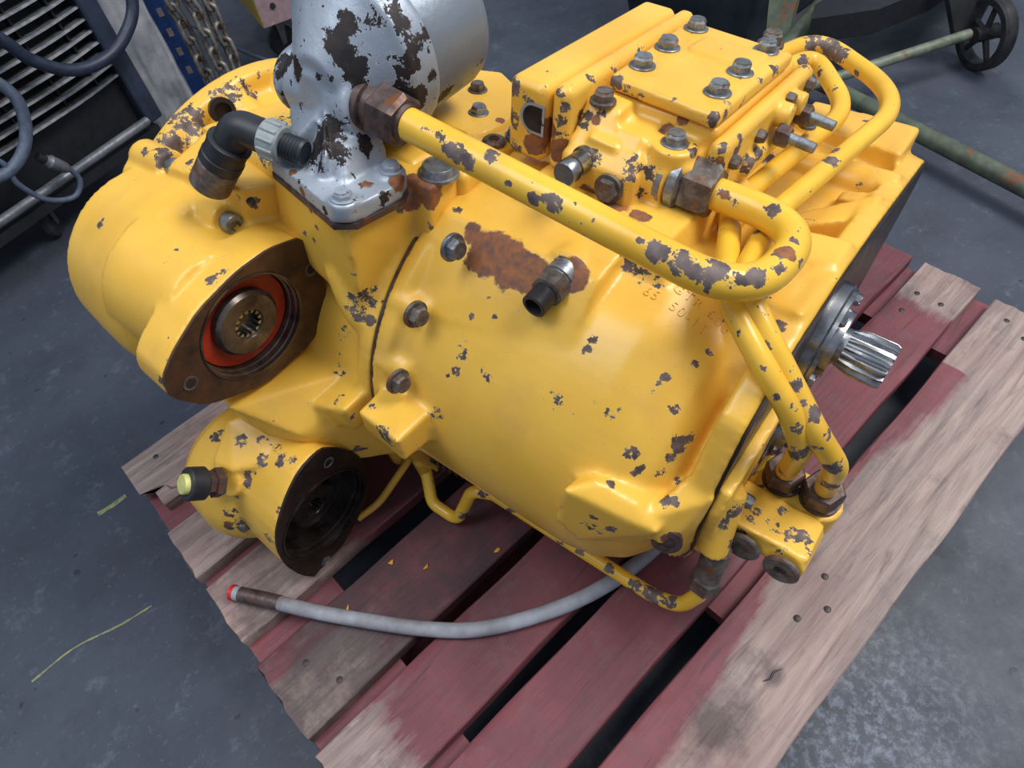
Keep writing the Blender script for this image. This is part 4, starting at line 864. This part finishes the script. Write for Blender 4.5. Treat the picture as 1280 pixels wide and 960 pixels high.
B_ = [
 dict(bare=lambda x, y: 1.1 - .2*st(.2, .5, x), notch=lambda v: .065*max(0, 1-v/.38)**.7 + .008*math.sin(v*31) if v < .38 else 0),
 dict(bare=lambda x, y: .75*(1-st(.08, .35, x))),
 dict(bare=lambda x, y: .85*(1-st(.1, .26, x)), dirt=lambda x, y: .1+.3*(1-st(.2, .6, x))),
 dict(bare=lambda x, y: .65*(1-st(.1, .3, x))*(1 if y < -.75 else .5), dirt=lambda x, y: .75-.25*st(.35, .6, x)),
 dict(bare=lambda x, y: .9*(1-st(.02, .15, x)), dirt=lambda x, y: .1),
 dict(bare=lambda x, y: .15+.9*st(1.09, 1.15, x), dirt=lambda x, y: .15),
 dict(bare=lambda x, y: (.15+.95*st(-1.122-.02*math.sin(x*7)-.03*st(.9, 1.1, x)*0, -1.165-.02*math.sin(x*7), y) if x < 1.02 else .9), dirt=lambda x, y: max(0, .9-abs(x-.36)/.16)*max(0, 1-abs(y+1.17)/.06) + max(0, .8-abs(x-.16)/.12)*.7, knots=((.452, -1.188, .019), (.60, -1.165, .005), (.565, -1.19, .005), (.53, -1.17, .005))),
]
for i in range(7):
    board('deck_board', random.uniform(-.004, .004), 1.2+random.uniform(-.006, .008), -V[2*i+1], -V[2*i], -TH, 0, ny=30 if i == 6 else 8, nx=230 if i == 6 else 60, **B_[i])
for (a, b) in ((.0, .142), (.47, .60), (1.055, 1.2)):
    board('bearer_board', a+.003, b, -V[13]+.004, -V[0]-.004, -TH*2-.001, -TH-.0005, bare=lambda x, y: .1+.3*(noise.noise(Vector((x*6, y*6, 3)))), nx=20)
    for (y0, y1) in ((-V[1], -V[0]-.006), (-.83, -.70), (-V[13]+.006, -V[12]+.0)):
        board('block', a+.008, b-.004, y0, y1, -PH+.020, -TH*2-.0015, nx=6)
for (y0, y1) in ((-V[1], -V[0]-.004), (-.83, -.70), (-V[13]+.004, -V[12])):
    board('bottom_board', .004, 1.196, y0, y1, -PH+.0005, -PH+.0195, nx=30)
# nail heads
NAIL = plain('dark_nail', (70, 62, 60), .5, .5)
for (x, y) in ((1.13, -1.01), (1.13, -1.05), (1.08, -1.01), (.60, -1.165), (.565, -1.19), (.53, -1.17), (.05, -.30), (.06, -.37), (1.16, -1.14), (1.14, -1.175), (.05, -.76), (.07, -.81)):
    bm = new_bm(); lathe(bm, (x-PLW.x, y-PLW.y, PH-.001), Z_, [(0, .0045), (.0016, .0045), (.002, .0035), (.0022, 0)], 14); obj('nail', bm, NAIL, pal)

# flakes of yellow paint on the boards
for (x, y, lb) in ((.245, -.776, 'yellow paint flake on the dark board in line with the foot of the housing'), (.215, -.735, 'yellow paint flake right of the lower round port, near a board gap'), (.13, -.742, 'yellow paint flake beside the grey hose, near its red end'), (.33, -.83, 'yellow paint flake furthest right on the red boards'), (.16, -.60, 'yellow paint flake under the lower port, leftmost of the flakes')):
    bm = new_bm(); s = .0035
    hull(bm, [(random.uniform(-s, s)*(1+k % 2), random.uniform(-s, s), random.uniform(0, .0022)) for k in range(9)])
    o = obj('paint_flake', bm, plain('yellow_flake', (225, 165, 50), .5) if 'yellow_flake' not in D.materials else D.materials['yellow_flake'], smooth=0); o.location = (x, y, PH+.0015)
    tag(o, lb, 'paint flake', 'yellow paint flakes on the pallet')

# ------------------------------------------------------------------ grey hose on the pallet
hs = empty('drain_hose', (.03, -.62, PH), 'dusty grey rubber hose with red end, lying across the pallet boards', 'hose')
HP = [(.030, -.612), (.058, -.655), (.095, -.715), (.14, -.78), (.185, -.84), (.235, -.893), (.30, -.935), (.375, -.968), (.46, -.985), (.56, -.985)]
bm = new_bm(); tube(bm, [Vector((x-.03, y+.62, .0112)) for x, y, _ in [(p.x, p.y, 0) for p in catmull([(x, y, 0) for x, y in HP], 10)]], .0098, 20)
obj('hose_body', bm, GHOSE, hs, 60)
bm = new_bm(); tube(bm, [Vector((p.x-.03, p.y+.62, .0114)) for p in catmull([(x, y, 0) for x, y in HP[:3]], 10)][2:14], .0104, 20); obj('bare_end', bm, BRONZE, hs, 60)
bm = new_bm(); a = (Vector((.06, -.655, 0))-Vector((.03, -.612, 0))).normalized()
ring(bm, Vector((0, .008, .0112))-a*.004, a, [(0, .006), (0, .0112), (.005, .0112), (.005, .006)], 24)
o = obj('red_end', bm, REDCAP, hs, 40); 

# crack across the big knot
bm = new_bm(); P = catmull([(.438, -1.183, 0), (.447, -1.187, 0), (.456, -1.186, 0), (.466, -1.191, 0)], 6)
tube(bm, [Vector((p.x-PLW.x, p.y-PLW.y, PH+.0008)) for p in P], lambda u: .0004+.0010*math.sin(PI*u), 6); obj('knot_crack', bm, NAIL, pal)
# ------------------------------------------------------------------ background machines on the workshop floor
def plainobj(name, bm, mat, label=None, cat=None, group=None, parent=None, smooth=35):
    o = obj(name, bm, mat, parent, smooth)
    if label: tag(o, label, cat, group)
    return o
def wpt(x, y, z): return Vector((x, y, z))
NAVY = metal('dark_blue_plastic', (46, 56, 76), (32, 38, 52), 20, .5, .0)
GRILL = plain('lit_grey_grille', (128, 130, 134), .6, c2=(84, 88, 96))  # slat grey lightened to carry the lit highlights of the front tips
BLKM = plain('black_painted_steel', (30, 32, 38), .55, c2=(20, 22, 26))
ALBAR = metal('dull_bar', (128, 130, 134), (92, 96, 104), 30, .5, .4)
BLUE = metal('blue_painted_upright', (46, 84, 152), (34, 62, 116), 20, .45, .1)
CHAINM = metal('rusty_chain', (150, 146, 138), (104, 94, 86), 80, .5, .55, rust=.03)
HOSEB = plain('dark_blue_black_hose', (44, 54, 74), .45, c2=(30, 38, 54))
HOSEG = plain('blue_grey_cable', (92, 104, 122), .5, c2=(70, 80, 98))
YCART = plain('yellow_cart_panel', (196, 160, 50), .45, c2=(170, 136, 40))
PINK = plain('pinkish_grey_panel', (158, 134, 136), .55, c2=(136, 116, 120))
GREEN = metal('worn_green_paint', (92, 104, 84), (66, 74, 66), 22, .55, .1, rust=.06)
GREENW = metal('bare_green_tube', (124, 130, 116), (84, 96, 78), 22, .55, .2, rust=.04)
TYRE = plain('caster_rubber', (52, 52, 56), .7, c2=(34, 34, 38))
IRON = metal('dark_cast_iron', (54, 54, 56), (34, 36, 38), 30, .6, .3)

# machine with a slatted grille, turned a little to the left
A14 = math.radians(14)
mc = empty('slatted_machine', (.30, .62, 0), 'dark blue machine on casters with a slatted front grille', 'machine')
mc.rotation_euler = (0, 0, A14)
F0 = Vector((.30, .62))
def mbx(name, x0, x1, y0, y1, z0, z1, mat, par=mc, c=.004):
    bm = new_bm(); cbox(bm, x0, x1, y0, y1, z0, z1, c); return obj(name, bm, mat, par, 30)
mbx('cabinet', -.62, .245, .07, .62, .13, .95, BLKM)
mbx('side_frame', .205, .25, .01, .08, .13, .95, NAVY); mbx('lower_panel', -.62, .245, .045, .075, .12, .25, BLKM)
for k in range(26):
    z = .255 + .0265*k
    bm = new_bm()
    pts = catmull([(-.62, .045, z-.01), (-.40, .02, z-.004), (-.15, .012, z), (.08, .016, z), (.205, .03, z+.002)], 5)
    L = []
    for q in pts:
        L.append([bm.verts.new(q+Vector(d)) for d in ((0, -.010, .004), (0, -.006, .0085), (0, .028, .004), (0, .028, -.002))])
    for a_, b_2 in zip(L, L[1:]):
        for j in range(4): bm.faces.new((a_[j], b_2[j], b_2[(j+1) % 4], a_[(j+1) % 4]))
    bm.faces.new(L[0]); bm.faces.new(L[-1])
    obj('slat', bm, GRILL, mc, 30)
for x in (-.42, -.30, -.18, -.06, .06, .15): mbx('grille_rib', x-.003, x+.003, .026, .05, .25, .93, BLKM, c=.001)
bm = new_bm(); cyl(bm, (-.62, -.005, .150), (.20, -.005, .150), .011, c=.002); obj('foot_bar', bm, ALBAR, mc)
bm = new_bm(); hull(bm, [(-.62, .0, .10), (.22, .0, .10), (-.62, .6, .10), (.22, .6, .10), (-.62, .0, .125), (.22, .0, .125), (-.62, .6, .125), (.22, .6, .125)]); obj('base_plate', bm, BLKM, mc)
def caster(par, x, y, r=.036, yaw=0.3, name='caster', top=.1, w=.022):
    c_, s_ = math.cos(yaw), math.sin(yaw)
    T = Matrix.Translation((x, y, r)) @ Matrix.Rotation(yaw, 4, 'Z')
    bm = new_bm(); lathe(bm, (0, -w/2, 0), Y_, [(0, r*.55), (0, r*.86), (w*.2, r), (w*.8, r), (w, r*.86), (w, r*.55)], 32); lathe(bm, (0, -w*.35, 0), Y_, [(0, r*.6), (w*.7, r*.6)], 20)
    xf(bm, T); wh = obj(name, bm, TYRE, par, 35)
    for s in (-1, 1):
        bm = new_bm(); hull(bm, [(-.008, s*w*.7, -.008), (.008, s*w*.7, -.008), (-.008, s*w*.8, -.008), (.008, s*w*.8, -.008), (-.01, s*w*.7, top-r), (.028, s*w*.7, top-r), (-.01, s*w*.8, top-r), (.028, s*w*.8, top-r)])
        xf(bm, T); obj('fork', bm, ALBAR, wh, 30)
    bm = new_bm(); cyl(bm, (0, -w*.9, 0), (0, w*.9, 0), .005, n=12); xf(bm, T); obj('axle', bm, ALBAR, wh)
    return wh
caster(mc, -.125, .08, .040, .9); caster(mc, .20, .17, .040, 1.3); caster(mc, -.5, .1, .04, .3)

# hoses hanging in front of it
def wtube(name, pts, r, mat, label, cat, seg=10, n=18):
    base = Vector(pts[0]); base.z = 0
    bm = new_bm(); tube(bm, [p-base for p in catmull(pts, seg)], r, n); o = obj(name, bm, mat, None, 60); o.location = base; tag(o, label, cat); return o
wtube('black_hose', [(.17, .64, .68), (.20, .54, .60), (.30, .565, .475), (.336, .577, .404), (.395, .588, .352), (.469, .605, .338), (.539, .62, .358), (.597, .638, .41), (.615, .648, .52), (.59, .68, .68), (.50, .74, .78)], .0135, HOSEB, 'thick dark hose looping across the slatted grille', 'hose')
wtube('cable', [(.12, .60, .56), (.17, .53, .50), (.235, .545, .43), (.262, .548, .373), (.250, .545, .321), (.215, .535, .277), (.165, .523, .255), (.10, .51, .262), (.0, .49, .29), (-.06, .57, .33)], .0125, HOSEG, 'thick blue grey cable hanging at the left edge', 'cable')
wtube('hanging_cable', [(-.06, .57, .46), (-.02, .49, .42), (.06, .50, .36), (.155, .521, .285), (.158, .521, .222), (.185, .529, .16), (.235, .541, .131), (.268, .548, .155), (.262, .547, .20)], .0062, HOSEG, 'thin grey cable looped below the grille ending in a plug', 'cable')
pg = empty('cable_plug', (.245, .542, 0), 'pale grey plug hanging on the thin cable loop', 'plug')
bm = new_bm(); d_ = Vector((-.035, -.012, .055)).normalized(); lathe(bm, Vector((.018, .006, .188)), d_, [(0, .008), (.01, .0125), (.045, .0155), (.05, .012), (.056, .011)], 20); obj('plug_body', bm, ALBAR, pg)
bm = new_bm(); lathe(bm, Vector((.018, .006, .188)) + d_*.054, d_, [(0, .010), (.02, .009)], 16); obj('contact', bm, BLKM, pg)

# clear crumpled plastic between machine and upright
t = NT('clear_plastic'); t.b.inputs['Base Color'].default_value = (.75, .76, .78, 1); t.b.inputs['Roughness'].default_value = .25; t.b.inputs['Alpha'].default_value = .30
t.l(t.ramp(t.math('MULTIPLY_ADD', t.noise(11, 3, .5), 1.3, -.40), 0, 1), t.b.inputs['Alpha']); t.bump(t.noise(30, 3), .5, .006)
CLEAR = t.m
def crumple(name, base, w, d, h, top, lab, yaw=0.2, lean=(0, 0)):
    bm = new_bm(); n = 56; rows = []
    for j in range(23):
        v = j/22; z = h*v; R_ = []
        for k in range(n):
            a_ = 2*PI*k/n; rx = (w*(1-v) + w*top*v)*.5; ry = (d*(1-v)+d*top*v)*.5
            q = 1 + .25*noise.noise(Vector((math.cos(a_)*1.8, math.sin(a_)*1.8, v*2.0))) + .24*abs(noise.noise(Vector((math.cos(a_)*3, math.sin(a_)*3, v*4)))) + .15*noise.noise(Vector((math.cos(a_)*6, math.sin(a_)*6, v*3)))
            R_.append(bm.verts.new((lean[0]*v + rx*q*math.cos(a_), lean[1]*v + ry*q*math.sin(a_), z + .02*noise.noise(Vector((a_*2, v*5, 1))) + .02)))
        rows.append(R_)
    for A, B_2 in zip(rows, rows[1:]):
        for k in range(n): bm.faces.new((A[k], A[(k+1) % n], B_2[(k+1) % n], B_2[k]))
    o = obj(name, bm, CLEAR, None, 0); o.location = base; o.rotation_euler = (0, 0, yaw)
    for p in o.data.polygons: p.use_smooth = True
    return tag(o, lab, 'plastic')
crumple('plastic_wrap', (.612, .845, 0), .13, .09, .60, .9, 'clear crumpled plastic wrap standing beside the slatted machine')

# blue slotted upright
up = empty('slotted_upright', (.725, .96, 0), 'blue slotted steel upright behind the plastic wrap', 'upright'); up.rotation_euler = (0, 0, -.25)
bm = new_bm()
cbox(bm, -.026, .026, -.004, .0, 0, 1.1, .001); cbox(bm, -.026, -.022, 0, .04, 0, 1.1, .001); cbox(bm, .022, .026, 0, .04, 0, 1.1, .001)
obj('channel', bm, BLUE, up)
for k in range(14):
    bm = new_bm(); hull(bm, [(x, y, z) for x in (-.004, .010) for y in (-.0048, -.001) for z in (.075+.055*k, .097+.055*k)]); obj('slot', bm, plain('pale_slot', (170, 160, 150), .6) if 'pale_slot' not in D.materials else D.materials['pale_slot'], up)

bm = new_bm(); cyl(bm, (0, .01, 1.07), Matrix.Rotation(.25, 3, 'Z') @ Vector((.125, -.14, 1.07-0)), .009, n=14); obj('hook_arm', bm, BLUE, up)
# chains
def chain(x, y, ztop, zbot, lab, lean, lab2=None):
    r = empty('hanging_chain', (x, y, 0), lab, 'chain', 'rusty chains hanging beside the blue upright')
    k = 0; z = zbot; me = None
    while z < ztop:
        if me is None:
            bm = new_bm(); P = [(.0145*math.cos(a_), 0, .0165*(1 if math.sin(a_) >= 0 else -1) + .0145*math.sin(a_)) for a_ in [2*PI*i/20+.01 for i in range(20)]]
            tube(bm, P, .0065, 10, closed=True); o = obj('link', bm, CHAINM, r, 60); me = o.data
        else:
            o = D.objects.new('link', me); COL.objects.link(o); o.parent = r
        s = (z-zbot); o.location = (lean[0]*s + .003*math.sin(k*2.1), lean[1]*s + .003*math.cos(k*1.7), z); o.rotation_euler = (.12*math.sin(k), .12*math.cos(k*1.3), (k % 2)*PI/2 + .5 + .2*math.sin(k*3)); z += .0465; k += 1
chain(.742, .862, 1.05, .03, 'rusty chain nearest the plastic, first of three strands', (.0, .0))
chain(.772, .815, 1.05, .05, 'middle rusty chain strand, the longest in view', (.02, .0))
chain(.825, .84, 1.05, .09, 'rusty chain strand furthest to the right', (.02, .02))

# yellow and pinkish cart with a caster
ct = empty('two_tone_cart', (.945, .83, 0), 'yellow and pinkish grey cart on casters at the top edge', 'cart'); ct.rotation_euler = (0, 0, -.22)
bm = new_bm(); cbox(bm, .006, .60, .006, .6, .15, .75, .004); obj('cart_body', bm, BLKM, ct)
bm = new_bm(); cbox(bm, -.002, .006, 0, .6, .15, .75, .001); obj('yellow_panel', bm, YCART, ct)
bm = new_bm(); cbox(bm, 0, .60, -.002, .006, .15, .75, .001); obj('pink_panel', bm, PINK, ct)
bm = new_bm(); lathe(bm, (.045, -.002, .20), -Y_, [(0, .008), (.004, .008), (.005, 0)], 16); obj('screw', bm, IRON, ct)
caster(ct, .06, .14, .045, .2, top=.15); caster(ct, .48, .10, .045, .2, top=.15)
wtube('floor_cable', [(.86, 1.25, .10), (.90, 1.05, .06), (.95, .90, .03), (1.02, .80, .012), (1.10, .74, .010)], .006, HOSEG, 'thin dark cable running in front of the cart', 'cable')

# green trolley on the right
tr = empty('green_trolley', (1.9, -.6, 0), 'worn green tubular trolley with spoked wheel and long drawbar', 'trolley')
TL = Vector((1.9, -.6, 0))
def ttube(name, a_, b_2, r, mat, par=tr, r1=None, n=18):
    bm = new_bm(); cyl(bm, Vector(a_)-TL, Vector(b_2)-TL, r, r1, n, .001); return obj(name, bm, mat, par, 40)
ttube('drawbar', (1.755, -.32, .055), (1.585, -1.12, .055), .019, GREEN)
ttube('strut', (1.62, -.49, .085), (2.02, -.685, .10), .0125, GREENW)
ttube('brace', (1.755, -.33, .06), (1.62, -.49, .085), .014, GREEN)
ttube('side_tube', (1.74, -.37, .09), (2.25, -.42, .34), .026, GREEN)
ttube('upper_tube', (2.22, -.62, .30), (1.98, -.95, .22), .022, GREENW)
bm = new_bm(); hull(bm, [Vector(p)-TL for p in ((1.715, -.33, .05), (1.735, -.37, .05), (1.80, -.26, .26), (1.83, -.33, .26), (1.73, -.33, .05), (1.75, -.37, .05), (1.815, -.26, .26), (1.845, -.33, .26))]); obj('corner_plate', bm, GREEN, tr)
bm = new_bm(); hull(bm, [Vector(p)-TL for p in ((1.74, -.42, .12), (1.86, -.52, .12), (2.03, -.57, .12), (2.6, -.62, .12), (2.6, -.40, .12), (1.80, -.39, .12), (1.74, -.42, .18), (1.86, -.52, .18), (2.03, -.57, .18), (2.6, -.62, .18), (2.6, -.40, .18), (1.80, -.39, .18))]); obj('shade_deck', bm, BLKM, tr)  # black slab added to stand for the dark shadow under the trolley
bm = new_bm(); hull(bm, [Vector(p)-TL for p in ((2.04, -.655, .07), (2.09, -.675, .07), (2.00, -.56, .27), (2.16, -.68, .27), (2.045, -.64, .07), (2.095, -.66, .07), (2.005, -.545, .27), (2.165, -.665, .27))]); obj('wheel_fork', bm, IRON, tr)
WCt = Vector((2.07, -.705, .087)); wx = Vector((.50, .866, 0)); wn = Vector((-.866, .5, 0))
bm = new_bm(); ring(bm, WCt-TL-wn*.016, wn, [(0, .066), (0, .080), (.006, .085), (.026, .085), (.032, .080), (.032, .066)], 56); whl = obj('spoked_wheel', bm, IRON, tr)
bm = new_bm(); cyl(bm, WCt-TL-wn*.03, WCt-TL+wn*.03, .018, n=20, c=.001); obj('hub', bm, IRON, whl)
for k in range(5):
    a_ = 2*PI*k/5+.3; d_ = wx*math.cos(a_) + Z_*math.sin(a_); bm = new_bm(); cyl(bm, WCt-TL+d_*.015, WCt-TL+d_*.07, .0075, .006, 10); obj('spoke', bm, IRON, whl)

ttube('post', (2.10, -.66, .20), (2.14, -.72, .275), .018, GREEN)
# dark bin with plastic over it
bn = empty('dark_bin', (1.99, -.02, 0), 'dark bin draped with clear plastic behind the valve block', 'bin')
bm = new_bm(); hull(bm, [(-.17, -.19, .01), (.2, -.19, .01), (-.17, .22, .01), (.2, .22, .01), (-.24, -.22, .5), (.26, -.25, .5), (-.24, .3, .5), (.26, .3, .5)]); obj('bin_body', bm, plain('dark_green_black_plastic', (44, 52, 60), .35, c2=(26, 32, 38), bump=.3, scale=14), bn, 30)
bm = new_bm(); tube(bm, [(-.25, -.24, .5), (.27, -.27, .5), (.27, .31, .5), (-.25, .31, .5)], .012, 10, closed=True); obj('rim', bm, BLKM, bn)
